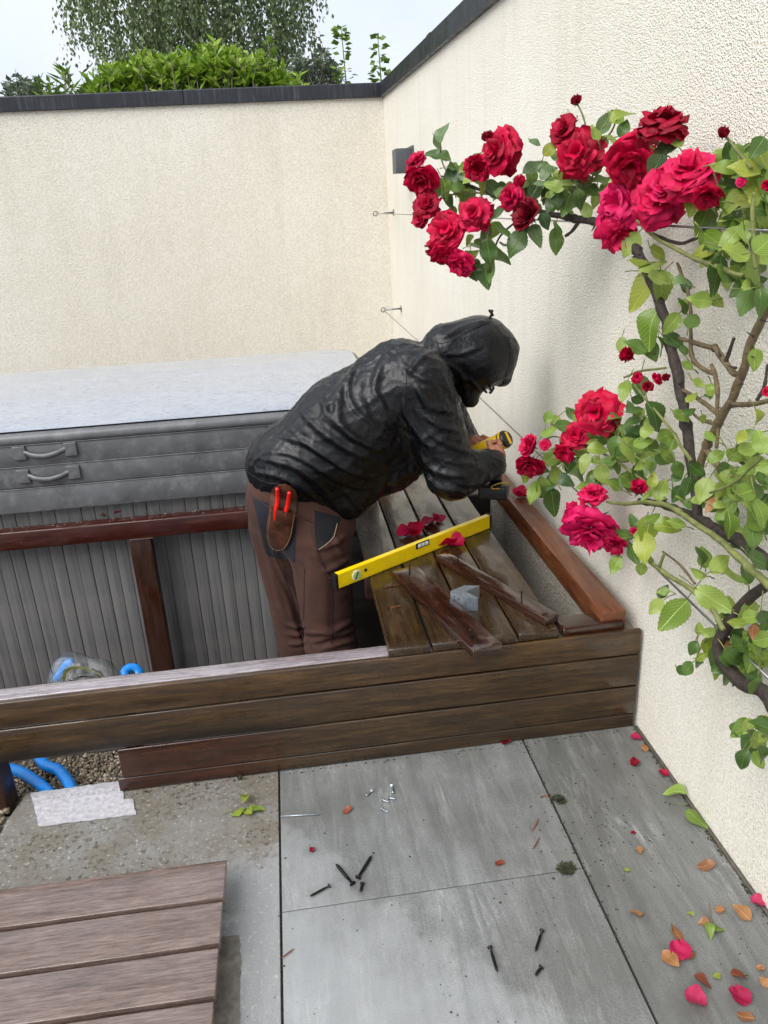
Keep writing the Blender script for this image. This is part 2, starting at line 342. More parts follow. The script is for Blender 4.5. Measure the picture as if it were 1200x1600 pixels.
M['boot'] = cloth('dark boot leather', L(30, 26, 24), 200, .6)
def jacket_mat():
    t = NT('wet black nylon'); v = t.vec()
    a = t.noise(t.vec(scale=(1, 1.3, 1)), 22, 5, .62, .8); f = t.noise(v, 75, 4, .65)
    wet = t.noise(v, 5, 6, .7)
    cr = t.math('ABSOLUTE', t.math('SUBTRACT', a, .5))
    h = t.math('ADD', t.math('MULTIPLY', t.math('SUBTRACT', 1., cr), .6), t.math('MULTIPLY', f, .12))
    beads = t.vor(v, 230).outputs['Distance']
    h = t.math('ADD', h, t.math('MULTIPLY', t.ramp(beads, [(0, 1.), (.4, 0.)]), .12))
    base = t.mix(t.ramp(wet, [(.45, 0.), (.7, .5)]), L(6, 8, 13), L(10, 13, 20))
    return t.fin(base, t.ramp(wet, [(.38, .45), (.6, .2)]), t.bump(h, .8, .009), Specular_IOR_Level=.4)
M['jacket'] = jacket_mat()
def bark(name, c1, c2, sc=18):
    t = NT(name); v = t.vec(); n = t.noise(v, sc, 6, .65, .4); b = t.ramp(n, [(.3, c1), (.7, c2)])
    return t.fin(b, .65, t.bump(n, 1., .01))
M['cane_dark'] = bark('dark rose bark', L(30, 24, 22), L(66, 54, 46), 45)
M['cane_brown'] = bark('brown rose cane', L(74, 60, 42), L(112, 98, 66), 45)
M['cane_green'] = bark('green rose cane', L(84, 92, 46), L(128, 132, 74), 30)
M['bark'] = bark('tree bark', L(70, 62, 54), L(120, 112, 102), 8)
def leafmat(name, c1, c2, c3, vein=True, trans=.25, rough=.3):
    t = NT(name); g = t.n('NewGeometry'); i = t.n('ObjectInfo')
    r = t.math('FRACT', t.math('ADD', g.outputs['Random Per Island'], i.outputs['Random']))
    base = t.ramp(r, [(0, c1), (.5, c2), (1, c3)]); nrm = None
    n = t.noise(t.vec(scale=(25, 25, 25), rnd=3), 1.5, 4); base = t.mix(.45, base, t.ramp(n, [(.3, (.6, .62, .6, 1)), (.65, (1, 1, 1, 1))]), 'MULTIPLY')
    if vein:
        s = t.n('SeparateXYZ'); t.l(t.co.outputs['UV'], s.inputs[0]); ax = t.math('ABSOLUTE', t.math('SUBTRACT', s.outputs[0], .5))
        q = t.math('SINE', t.math('MULTIPLY', t.math('SUBTRACT', s.outputs[1], t.math('MULTIPLY', ax, .9)), 52.0))
        vv = t.ramp(q, [(.7, 0.), (1., 1.)]); mid = t.ramp(ax, [(0., 1.), (.035, 0.)])
        vm = t.math('MAXIMUM', t.math('MULTIPLY', vv, .35), mid)
        base = t.mix(t.math('MULTIPLY', vm, .5), base, tuple(min(1, x*1.9) for x in c3[:3])+(1,)); nrm = t.bump(t.math('SUBTRACT', 1., vm), .5, .003)
    t.fin(base, rough, nrm)
    tr = t.n('BsdfTranslucent'); t.put(tr.inputs[0], base); ms = t.n('MixShader'); ms.inputs[0].default_value = trans
    t.l(t.b.outputs[0], ms.inputs[1]); t.l(tr.outputs[0], ms.inputs[2]); t.l(ms.outputs[0], t.o.inputs[0])
    return t.m
M['leaf_dark'] = leafmat('dark green rose leaf', L(56, 84, 34), L(78, 106, 46), L(102, 130, 60))
M['leaf_blue'] = leafmat('blue green rose leaf', L(72, 98, 62), L(94, 120, 76), L(116, 140, 88))
M['leaf_light'] = leafmat('light green rose leaf', L(98, 126, 44), L(122, 148, 60), L(148, 166, 80))
M['leaf_yellow'] = leafmat('yellow green rose leaf', L(108, 130, 40), L(132, 150, 52), L(156, 164, 68))
M['leaf_brown'] = leafmat('withered brown leaf', L(132, 84, 50), L(158, 108, 66), L(178, 132, 88))
M['leaf_rust'] = leafmat('rust red withered leaf', L(104, 44, 32), L(128, 58, 40), L(150, 84, 50))
def petalmat(name, c1, c2, c3, trans=.22):
    t = NT(name); g = t.n('NewGeometry'); i = t.n('ObjectInfo'); r = t.math('FRACT', t.math('ADD', g.outputs['Random Per Island'], i.outputs['Random']))
    n = t.noise(t.vec(scale=(18, 18, 18), rnd=3), 2., 4); base = t.ramp(t.math('ADD', t.math('MULTIPLY', r, .5), t.math('MULTIPLY', n, .5)), [(.2, c1), (.5, c2), (.8, c3)])
    age = t.ramp(i.outputs['Random'], [(.0, (.62, .5, .6, 1)), (.35, (1, 1, 1, 1)), (.7, (1, 1, 1, 1)), (1., (1.1, 3.2, 1.7, 1))]); base = t.mix(1., base, age, 'MULTIPLY')
    t.fin(base, .5, t.bump(n, .3, .004), Specular_IOR_Level=.25)
    tr = t.n('BsdfTranslucent'); t.put(tr.inputs[0], base); ms = t.n('MixShader'); ms.inputs[0].default_value = trans
    t.l(t.b.outputs[0], ms.inputs[1]); t.l(tr.outputs[0], ms.inputs[2]); t.l(ms.outputs[0], t.o.inputs[0]); return t.m
M['petal_red'] = petalmat('crimson petal', L(138, 0, 34), L(192, 2, 54), L(220, 14, 78))
M['petal_pink'] = petalmat('raspberry petal', L(172, 2, 54), L(206, 8, 74), L(224, 36, 98))
M['petal_wilt'] = petalmat('wilting petal', L(150, 10, 52), L(182, 24, 74), L(196, 70, 108))
M['petal_dark'] = petalmat('dark crimson petal', L(110, 6, 26), L(140, 8, 36), L(160, 20, 48))
M['laurel'] = leafmat('bright laurel leaf', L(74, 108, 26), L(136, 170, 50), L(188, 208, 98), False, .35)
M['birch'] = leafmat('birch leaf', L(88, 108, 66), L(114, 134, 86), L(144, 160, 116), False, .3)
M['greyleaf'] = leafmat('grey green leaf', L(74, 92, 72), L(96, 112, 90), L(118, 132, 106), False, .3)
M['sapleaf'] = leafmat('fresh sapling leaf', L(78, 108, 34), L(104, 134, 46), L(128, 156, 62), False, .35)
M['moss'] = leafmat('dark moss', L(38, 44, 26), L(54, 58, 36), L(70, 72, 48), False, .1, .8)
def bagmat():
    t = NT('clear plastic film'); t.fin((.9, .92, .93, 1), .12, t.bump(t.noise(t.vec(), 26, 5, .6), .9, .02), Specular_IOR_Level=.8)
    gl_ = t.n('BsdfGlossy'); gl_.inputs['Roughness'].default_value = .1; t.l(t.b.inputs['Normal'].links[0].from_socket, gl_.inputs['Normal']); tr = t.n('BsdfTransparent'); tr.inputs[0].default_value = (.9, .92, .92, 1); ms = t.n('MixShader'); lw = t.n('LayerWeight'); lw.inputs[0].default_value = .35
    t.l(t.ramp(lw.outputs['Facing'], [(0, .04), (1, .42)]), ms.inputs[0]); t.l(tr.outputs[0], ms.inputs[1]); t.l(gl_.outputs[0], ms.inputs[2]); t.l(ms.outputs[0], t.o.inputs[0]); return t.m
M['film'] = bagmat()
M['puddle'] = None

# ------------------------------------------------------------------ the ground, patio, walls
XW = 1.007; YB = 7.30; YF = 1.99
g = pyd('ground', [(-150, -150, -.56), (150, -150, -.56), (150, 300, -.56), (-150, 300, -.56)], [(0, 1, 2, 3)], M['earth']); tag(g, kind='structure')
pb = blk('patio_base', None, M['concrete'], -3.0, 1.0, -2.2, 1.985, -.55, -.026, .01); tag(pb, kind='structure')
patio = empty('patio', (0, 1, 0), None, None, kind='structure')
def slab(x0, x1, y0, y1, m, poly=None):
    bm = bmesh.new(); P = poly or [(x0, y0), (x1, y0), (x1, y1), (x0, y1)]
    f = bm.faces.new([bm.verts.new((a, b, 0)) for a, b in P]); r = bmesh.ops.extrude_face_region(bm, geom=[f])
    zz_ = random.uniform(-.0012, .0003); bmesh.ops.translate(bm, vec=(0, 0, zz_), verts=bm.verts)
    bmesh.ops.translate(bm, vec=(0, 0, -.022), verts=[e for e in r['geom'] if isinstance(e, bmesh.types.BMVert)])
    bmesh.ops.bevel(bm, geom=list(bm.edges), offset=.0012, segments=1, affect='EDGES')
    return mk('paving_slab', bm_mesh(bm, 'paving_slab'), m, patio)
G = .003
slab(-.14+G, .63-G, 1.472+.0014, 2.03, M['slab']); slab(-.14+G, .63-G, .70+G, 1.472-.0014, M['slab'])
slab(.63+G, XW-.012, .55+G, 2.03, M['slab_wet'])
slab(0, 0, 0, 0, M['slab_dirty'], [(-.935, .70+G), (-.14-G, .70+G), (-.14-G, 2.045), (-.90, 2.045), (-.925, 1.93)])
for x0, x1 in ((-.94, -.14), (-.14, .63)): slab(x0+G, x1-G, -.07+G, .70-G, M['slab'])
slab(.63+G, XW-.012, -.22+G, .55-G, M['slab'])
for y0 in (-.85, -.08): slab(-1.71, -.945, y0+G, y0+.77-G, M['slab'])
slab(-1.71, -.945, .69+G, 1.55, M['slab'])
for x0, x1 in ((-.94, -.14), (-.14, .63)): slab(x0+G, x1-G, -.84+G, -.07-G, M['slab'])
slab(.63+G, XW-.012, -.99+G, -.22-G, M['slab'])
def flatpoly(name, pts, z, th, m, par, jitter=.003, sub=10):
    P = []
    for i in range(len(pts)):
        a, b = Vector(pts[i]), Vector(pts[(i+1) % len(pts)])
        k = max(1, int((b-a).length/.012))
        for j in range(k):
            q = a.lerp(b, j/k); P.append((q.x+random.uniform(-jitter, jitter)*(j > 0), q.y+random.uniform(-jitter, jitter)*(j > 0)))
    n = len(P); v = [(x, y, z+th) for x, y in P]+[(x, y, z) for x, y in P]
    f = [tuple(range(n))]+[(i, (i+1) % n, n+(i+1) % n, n+i) for i in range(n)]
    me = bpy.data.meshes.new(name); me.from_pydata(v, [], f); bm = bmesh.new(); bm.from_mesh(me); bpy.data.meshes.remove(me)
    return mk(name, bm_mesh(bm, name), m, par)
MORT = []
fl = lambda x, y, z=0: tuple(at(x, y, 'z', z)[:2])
flatpoly('mortar_patch', [fl(*q) for q in [(48, 1240), (189, 1221), (194, 1250), (208, 1250), (213, 1273), (120, 1285), (62, 1292)]], .0005, .0025, M['mortar'], patio, .002)
for k_ in range(70): q_ = at(48+k_*2.05+random.gauss(0, 3), 1252-k_*.28+random.gauss(0, 2.2), 'z', .003); pts_ = [(q_.x+random.uniform(-.004, .004), q_.y+random.uniform(-.0025, .0025)) for _ in range(3)]; MORT.append((pts_))
flatpoly('cement_stain', [fl(*q) for q in [(340, 1464), (374, 1462), (376, 1490), (374, 1640), (330, 1640)]], .0005, .0012, M['stain'], patio, .002)

mv_, mf_ = [], []
for p_ in MORT:
    mf_.append(tuple(range(len(mv_), len(mv_)+3))); mv_ += [(x, y, .0036) for x, y in p_]
pyd('mortar_dirt', mv_, mf_, M['earth'], patio)['kind'] = 'stuff'
def wall_prism(name, par, mat, x0, x1, y0, y1, z0, zf, cap=None):
    v = [(x0, y0, z0), (x1, y0, z0), (x1, y1, z0), (x0, y1, z0)]
    top = [(x, y, zf(x, y)) for x, y, _ in v]; v = v+top
    f = [(3, 2, 1, 0), (4, 5, 6, 7), (0, 1, 5, 4), (1, 2, 6, 5), (2, 3, 7, 6), (3, 0, 4, 7)]
    return pyd(name, v, f, mat, par)
zt = lambda x, y: 2.435-.021*(7.30-y)
bw = empty('garden_wall', (-1, YB+.12, -.56), 'long cream rendered wall at the back with a dark metal coping', 'wall')
wall_prism('render_face', bw, M['wall_cream'], -9, XW+.25, YB, YB+.24, -.56, lambda x, y: 2.44)
rw = empty('garden_wall', (XW+.12, 2, -.56), 'tall off-white roughcast wall on the right behind the climbing rose', 'wall')
wall_prism('render_face', rw, M['wall_white'], XW, XW+.25, -2.6, YB-.001, -.56, lambda x, y: zt(x, y))
def coping_piece(par, a, b, out, zfun, w=.30):
    a, b = Vector(a), Vector(b); d = (b-a).normalized(); o = Vector(out)
    prof = [(-.028, .0), (-.028, .098), (-.022, .104), (w, .115), (w+.0, .0), (w-.006, .0), (w-.006, .108), (-.022, .096), (-.022, 0)]
    prof = [(-.028, -.004), (-.028, .098), (-.022, .105), (w, .112), (w, -.004)]
    v = []
    for p in (a, b):
        for s, h in prof: v.append(Vector((p.x, p.y, zfun(p.x, p.y)+h)) - o*s)
    n = len(prof); f = [tuple(range(n)), tuple(reversed(range(n, 2*n)))]+[(i, n+i, n+(i+1) % n, (i+1) % n) for i in range(n)]
    me = bpy.data.meshes.new('coping'); me.from_pydata([tuple(x) for x in v], [], f); bm = bmesh.new(); bm.from_mesh(me)
    bmesh.ops.bevel(bm, geom=list(bm.edges), offset=.002, segments=1, affect='EDGES')
    return mk('coping', bm_mesh(bm, 'coping'), M['coping'], par)
zb = lambda x, y: 2.437
xs = [-9, -6.4, -3.5, -.62, XW+.03]
for i in range(4): coping_piece(bw, (xs[i]+.0015, YB, 0), (xs[i+1]-.0015, YB, 0), (0, -1, 0), zb)
ys = [-2.6, .4, 2.6, 5.1, YB-.032]
for i in range(4): coping_piece(rw, (XW, ys[i]+.0015, 0), (XW, ys[i+1]-.0015, 0), (-1, 0, 0), lambda x, y: zt(x, y)+.002)
# lap joints over the coping seams
for y in (2.6, 5.1):
    o = coping_piece(rw, (XW-.003, y-.045, 0), (XW-.003, y+.045, 0), (-1, 0, 0), lambda x, y: zt(x, y)+.005); o.name = 'coping_joint'

# ------------------------------------------------------------------ timber step: fascia, deck boards, frame
st = empty('timber_step', (.2, 2.03, 0), 'low wet wooden deck step with stacked fascia boards', 'deck')
ya = YF+.008
def fas(z0, z1, x0, x1, m, yy=ya, th=.016):
    return plank('fascia_board', st, m, (x0, yy, (z0+z1)/2), (x1, yy, (z0+z1)/2), th, z1-z0, bev=.004, cuts=16, wob=.0012)
fas(.272, .356, -1.75, .996, M['fascia']); fas(.158, .266, -1.75, .996, M['fascia_mid'])
fas(.052, .152, -.598, .994, M['fascia_low']); fas(.002, .048, -.615, .992, M['fascia_low'], ya+.002)
plank('top_rail', st, M['rail_sky_sheen'], (-1.75, 2.0365, .330), (.70, 2.0365, .330), .058, .056, cuts=16)
bx0 = .214; pitch = .1315
for i, yb in enumerate((3.72, 3.74, 3.71, 3.73)):
    x = bx0+pitch*(i+.5)
    plank('deck_board', st, M['deck'], (x, 1.992+.004*(i % 2), .3705), (x+.002, yb, .3705), pitch-.006, .027, bev=.005, cuts=24)
for y in (2.6, 3.2, 3.65): plank('joist', st, M['fascia_red'], (.21, y, .30), (.75, y, .30), .05, .10)
plank('trim_board', st, M['batten'], (.752, 2.046, .362), (.948, 2.050, .362), .078, .03)
plank('wall_beam', st, M['cedar'], (.921, 2.03, .367), (.923, 3.75, .367), .078, .078, bev=.003, cuts=20)
plank('cavity_shade_board', st, M['cavity_shade'], (.10, 3.40, -.12), (.89, 3.40, -.12), .02, .86)  # board added behind the gap, coloured as the shade under the deck
plank('corner_post', st, M['fascia_red'], (-.985, 2.035, -.06), (-.985, 2.035, .27), .09, .09, up=(0, 1, 0))
plank('corner_post', st, M['fascia_red'], (-.56, 2.035, -.05), (-.56, 2.035, .29), .05, .03, up=(0, 1, 0))
up = blk('concrete_upstand', None, M['concrete'], .893, XW-.001, 2.035, 3.9, -.558, .322, .006); tag(up, kind='structure')
rb = blk('pit_edge', None, M['concrete'], .30, .90, 3.9, 7.29, -.558, -.02, .01); tag(rb, kind='structure')

# tub-side frame
tf = empty('timber_support', (-.8, 3.45, -.56), 'dark red timber rail and post standing in front of the hot tub', 'frame')
plank('rail', tf, M['frame_red'], (-2.3, 3.455, .287), (.2, 3.445, .287), .07, .086, bev=.006, cuts=20, wob=.002)
plank('post', tf, M['post'], (-.735, 3.44, -.55), (-.735, 3.44, .243), .098, .06, up=(0, -1, 0), bev=.005)
plank('post', tf, M['post'], (-1.95, 3.44, -.55), (-1.95, 3.44, .243), .075, .06, up=(0, -1, 0), bev=.005)
plank('bracket_plate', tf, M['fascia_red'], (-.78, 3.43, .243), (-.67, 3.43, .243), .05, .006)
# grime and moss on the rail
v, f = [], []
for i in range(900):
    x = random.uniform(-1.9, .15); s = random.uniform(.002, .007); y = random.uniform(3.424, 3.488); z = .331
    if random.random() < .25: y = 3.418; z = random.uniform(.26, .33); x = random.choice([-1.25, -1.05, -.95, -.74, -.66, -.4, -.3])+random.gauss(0, .012)
    b = len(v)
    for k in range(4): v.append((x+random.uniform(-s, s), y+random.uniform(-s, s)*.6, z+random.uniform(0, s)))
    f += [(b, b+1, b+2), (b, b+2, b+3), (b, b+1, b+3)]
o = pyd('dirt', v, f, M['stain'], tf); o['kind'] = 'stuff'

# ------------------------------------------------------------------ hot tub
TX0, TX1, TY0, TY1 = -2.25, .44, 3.475, 5.05
tub = empty('hot_tub', (-.9, 4.25, -.56), 'large grey hot tub with a pale wet vinyl cover', 'hot tub')
def rrect(x0, x1, y0, y1, r, n=8):
    P = []
    for cx, cy, a0 in ((x1-r, y0+r, -pi/2), (x1-r, y1-r, 0), (x0+r, y1-r, pi/2), (x0+r, y0+r, pi)):
        for k in range(n+1): a = a0+pi/2*k/n; P.append((cx+r*cos(a), cy+r*sin(a)))
    return P
def loft(name, par, mat, rings, cap_t=True, cap_b=True, smooth=True):
    v, f = [], []; n = len(rings[0][0])
    for P, z in rings:
        for x, y in P: v.append((x, y, z))
    for i in range(len(rings)-1):
        for k in range(n): k2 = (k+1) % n; f.append((i*n+k, i*n+k2, (i+1)*n+k2, (i+1)*n+k))
    if cap_t: f.append(tuple((len(rings)-1)*n+k for k in range(n)))
    if cap_b: f.append(tuple(reversed(range(n))))
    return pyd(name, v, f, mat, par, None, smooth)
def ring(ins, z, r=.16): return (rrect(TX0+ins, TX1-ins, TY0+ins, TY1-ins, max(.02, r-ins)), z)
loft('tub_core', tub, M['black_plastic'], [ring(.09, -.558), ring(.09, .45)], smooth=False)
slatm = None
x = TX0+.17
while x < TX1-.14:
    wd = .052 if slatm is None else slatm.dimensions.x
    me = bpy.data.meshes.get('panel_strip_mesh') or box_mesh(.0575, .018, .94, .0035, 2, 'panel_strip_mesh')
    mk('panel_strip', me, M['tubside'], tub, Matrix.Translation((x+random.uniform(-.001, .001), TY0+.068, -.08)), True); x += .0585
x = TY0+.19
while x < TY1-.15:
    mk('panel_strip', bpy.data.meshes['panel_strip_mesh'], M['tubside'], tub, Matrix.Translation((TX1-.068, x, -.08)) @ Matrix.Rotation(pi/2, 4, 'Z'), True); x += .0585
def band(z0, z1, i0, i1): return [ring(i0+.008, z0), ring(i0+.001, z0+.002), ring(i0, z0+.005), ring((i0+i1)/2-.001, (z0+z1)/2), ring(i1, z1-.005), ring(i1+.001, z1-.002), ring(i1+.008, z1)]
cov = loft('cover', tub, M['cover_side'], [ring(.03, .395)]+band(.396, .508, -.004, .004)+band(.509, .6055, .004, .005)+band(.607, .7025, .005, .006)+[ring(.006, .706), ring(.0, .712), ring(-.002, .722), ring(.0, .736), ring(.008, .748), ring(.03, .755)], cap_t=False)
for zz_ in (.4015, .506, .6065, .704):    # piping along the seams
    P = rrect(TX0+.004, TX1-.004, TY0+.004, TY1-.004, .156); v, f = tube_vf([(x, y, zz_+.0012*noise.noise(Vector((x*6, y*6, zz_*9)))) for x, y in P]+[(P[0][0], P[0][1], zz_)], .0028, 6, False); pyd('piping', v, f, M['cover_side'], tub, None, True)
# padded top with a slight crown and sky sheen put into its pale colour
nx, ny = 60, 36; v, f = [], []; outl = ring(.028, 0)[0]
for j in range(ny+1):
    for i in range(nx+1):
        x = TX0+.03+(TX1-TX0-.06)*i/nx; y = TY0+.03+(TY1-TY0-.06)*j/ny
        dx = min(x-TX0, TX1-x); dy = min(y-TY0, TY1-y); r = .16
        if dx < r and dy < r:
            cx = r-dx; cy = r-dy; dd = math.hypot(cx, cy)
            if dd > r-.03: s = (r-.03)/dd; x += (cx-cx*s)*(1 if x < -.9 else -1); y += (cy-cy*s)*(1 if y < 4.2 else -1)
        e = min(dx, dy); z = .7565+.03*min(1, e/.5)**.6+.004*noise.noise(Vector((x*3, y*3, 1)))*min(1, e/.1)
        v.append((x, y, z))
for j in range(ny):
    for i in range(nx): a = j*(nx+1)+i; f.append((a, a+1, a+nx+2, a+nx+1))
pyd('cover_top', v, f, M['cover_top'], tub, None, True)
for zc, xc in ((.668, -1.08), (.562, -1.085)):
    hd = bpy.data.objects.new('handle', None)
    pts = [(xc-.115, TY0-.004, zc+.004), (xc-.08, TY0-.006, zc+.002), (xc-.05, TY0-.018, zc-.008), (xc, TY0-.022, zc-.014), (xc+.05, TY0-.018, zc-.006), (xc+.08, TY0-.006, zc+.004), (xc+.115, TY0-.004, zc+.006)]
    P = smoothpath(pts, 5); v, f = [], []
    for p in P:
        for dz, dy in ((-.012, 0), (-.012, -.003), (.012, -.003), (.012, 0)): v.append(p+Vector((0, dy, dz)))
    for i in range(len(P)-1):
        for k in range(4): k2 = (k+1) % 4; f.append((i*4+k, i*4+k2, i*4+4+k2, i*4+4+k))
    h = pyd('handle', v, f, M['cover_side'], tub, None, True)
    for sx in (-.108, .108):
        blk('handle_patch', h, M['cover_side'], xc+sx-.027, xc+sx+.027, TY0-.008, TY0+.012, zc-.026, zc+.034, .003)

# ------------------------------------------------------------------ lamp box, anchors, wires
lampc = at(636, 246, 'y', 5.95)
lp = empty('wall_lamp', (XW, 5.95, 1.86), 'dark grey box lamp high on the right wall beside the far roses', 'lamp')
blk('housing', lp, M['lampbox'], XW-.125, XW-.001, 5.88, 6.06, 1.80, 1.955, .004); blk('back_plate', lp, M['lampbox'], XW-.012, XW-.0012, 5.86, 6.08, 1.785, 1.97, .003)
WIRE_X = .92
def anchor(y, z, label):
    a = empty('wire_anchor', (XW, y, z), label, 'wire anchor', 'wire anchors on the wall')
    v, f = tube_vf([(XW-.002, y, z), (XW-.14, y, z)], .007, 10); pyd('rod', v, f, M['steel'], a, None, True)
    v, f = tube_vf([(XW-.0015, y, z), (XW-.008, y, z)], .026, 14); pyd('flange', v, f, M['steel'], a)
    c = Vector((XW-.155, y, z)); P = [c+Vector((cos(t)*.018, 0, sin(t)*.018)) for t in [2*pi*k/14 for k in range(15)]]
    v, f = tube_vf(P, .005, 6, False); pyd('eye', v, f, M['steel'], a, None, True)
anchor(6.95, 1.535, 'upper steel wire anchor on the far end of the right wall')
anchor(6.75, .775, 'lower steel wire anchor on the far wall just above the stooping worker')
def wire(pts, label):
    o = tube('trellis_wire', None, M['steel'], pts, .0028, 6, 4); tag(o, label, 'wire', 'rose wires')
wire([(XW-.155, 6.95, 1.535), (.90, 4.2, 1.528), (.90, 1.3, 1.52)], 'upper thin steel wire running along the wall behind the highest roses')
wire([(XW-.155, 6.75, .775), (.92, 3.7, .70), (.92, 1.1, .652)], 'lower steel wire passing behind the worker and the low roses')

# ------------------------------------------------------------------ signed-distance modelling
def sd_cone(P, a, b, ra, rb, sc=None):
    a = np.array(a, np.float32); b = np.array(b, np.float32); pa = P-a; ba = b-a
    t = np.clip((pa@ba)/max(1e-9, float(ba@ba)), 0, 1)
    return np.linalg.norm(pa-t[..., None]*ba, axis=-1)-(ra+(rb-ra)*t)
def sd_ell(P, c, r):
    q = (P-np.array(c, np.float32))/np.array(r, np.float32); k = np.linalg.norm(q, axis=-1); return (k-1)*min(r)
def smin(a, b, k):
    h = np.clip(.5+.5*(b-a)/k, 0, 1); return b+(a-b)*h-k*h*(1-h)
def sunion(ds, k):
    d = ds[0]
    for e in ds[1:]: d = smin(d, e, k)
    return d
def nets(fn, lo, hi, h):
    n = [int(math.ceil((hi[i]-lo[i])/h))+1 for i in range(3)]
    g = np.stack(np.meshgrid(*[np.arange(n[i], dtype=np.float32)*h+lo[i] for i in range(3)], indexing='ij'), -1)
    D = np.empty(n, np.float32)
    for i in range(0, n[0], 16): D[i:i+16] = fn(g[i:i+16])
    S = D < 0; c = np.zeros([m-1 for m in n], np.int8)
    for a in (0, 1):
        for b in (0, 1):
            for e in (0, 1): c += S[a:n[0]-1+a, b:n[1]-1+b, e:n[2]-1+e]
    act = (c > 0) & (c < 8); idx = -np.ones(act.shape, np.int64); ijk = np.argwhere(act); idx[act] = np.arange(len(ijk))
    acc = np.zeros((len(ijk), 3)); cnt = np.zeros(len(ijk)); cs = [(a, b, e) for a in (0, 1) for b in (0, 1) for e in (0, 1)]
    for p in cs:
        for ax in range(3):
            if p[ax]: continue
            q = list(p); q[ax] = 1
            d0 = D[ijk[:, 0]+p[0], ijk[:, 1]+p[1], ijk[:, 2]+p[2]]; d1 = D[ijk[:, 0]+q[0], ijk[:, 1]+q[1], ijk[:, 2]+q[2]]
            m = (d0 < 0) != (d1 < 0); t = np.where(m, d0/np.where(m, d0-d1, 1), 0)
            pt = np.array(p, float)[None].repeat(len(ijk), 0); pt[:, ax] = t
            acc[m] += pt[m]; cnt[m] += 1
    V = (ijk+acc/cnt[:, None])*h+np.array(lo); F = []
    for ax in range(3):
        s0 = [slice(1, -1)]*3; s0[ax] = slice(0, -1); s1 = [slice(1, -1)]*3; s1[ax] = slice(1, None)
        A, B = S[tuple(s0)], S[tuple(s1)]; e = np.argwhere(A != B)
        if not len(e): continue
        sg = A[tuple(e.T)]; o = e+1; o[:, ax] -= 1
        u, w_ = [(1, 2), (2, 0), (0, 1)][ax]
        def cell(du, dw):
            q = o.copy(); q[:, u] -= du; q[:, w_] -= dw; return idx[q[:, 0], q[:, 1], q[:, 2]]
        Q = np.stack([cell(1, 1), cell(0, 1), cell(0, 0), cell(1, 0)], 1); Q[~sg] = Q[~sg][:, ::-1]; F.append(Q)
    return V, np.concatenate(F)
def net_normals(V, F):
    n = np.cross(V[F[:, 2]]-V[F[:, 0]], V[F[:, 3]]-V[F[:, 1]]); N = np.zeros_like(V)
    for k in range(4): np.add.at(N, F[:, k], n)
    return N/np.maximum(1e-9, np.linalg.norm(N, axis=1, keepdims=True))
def relax(V, F, it=2, lam=.5):
    for _ in range(it):
        S = np.zeros_like(V); C = np.zeros(len(V))
        for k in range(4):
            for j in (1, 3): np.add.at(S, F[:, k], V[F[:, (k+j) % 4]]); np.add.at(C, F[:, k], 1)
        V = V+(S/C[:, None]-V)*lam
    return V
def ridged(p): return 1-2*abs(noise.noise(p))

def fold_field(V, N, curves, ox, oy, sc):
    D = V-np.array(CPOS); q = np.stack([D@np.array(CR), D@np.array(CU), D@np.array(_f)], 1); px = 600+FPX*q[:, 0]/q[:, 2]; py = 800-FPX*q[:, 1]/q[:, 2]; mpp = q[:, 2]/FPX
    face = np.clip((-(N*D).sum(1)/np.linalg.norm(D, axis=1)+.1)/.3, 0, 1); out_ = np.zeros(len(V)); pts2 = np.stack([px, py], 1)
    for cv, h, w_ in curves:
        P = np.array([(p.x, p.y) for p in smoothpath([(ox+a/sc, oy+b/sc, 0) for a, b in cv], 6)]); best = np.full(len(V), 1e9); tt = np.zeros(len(V)); sg = np.zeros(len(V)); n = len(P)-1
        lo, hi = P.min(0)-40, P.max(0)+40; m = np.where((px > lo[0]) & (px < hi[0]) & (py > lo[1]) & (py < hi[1]))[0]; Q = pts2[m]; b_, t_, s_ = best[m], tt[m], sg[m]
        for i in range(n):
            a, b = P[i], P[i+1]; ab = b-a; ap = Q-a; t = np.clip((ap@ab)/max(1e-6, ab@ab), 0, 1); e = ap-t[:, None]*ab; d = np.hypot(e[:, 0], e[:, 1]); u = d < b_
            b_[u] = d[u]; t_[u] = (i+t[u])/n; s_[u] = (ab[0]*ap[u, 1]-ab[1]*ap[u, 0])
        d = b_*mpp[m]*np.sign(s_); wl = w_*(.5+.5*np.sin(np.pi*np.clip(t_, 0, 1))); tap = np.clip(np.minimum(t_, 1-t_)*4, 0, 1)
        out_[m] += h*tap*(np.exp(-(np.abs(d)/wl)**1.5)-.55*np.exp(-((d-1.9*wl)/(1.1*wl))**2)-.25*np.exp(-((d+1.9*wl)/(1.1*wl))**2))*face[m]
    return out_
# ------------------------------------------------------------------ the worker
PY = 2.80
A = lambda x, y, Y=PY: np.array(at(x, y, 'y', Y))
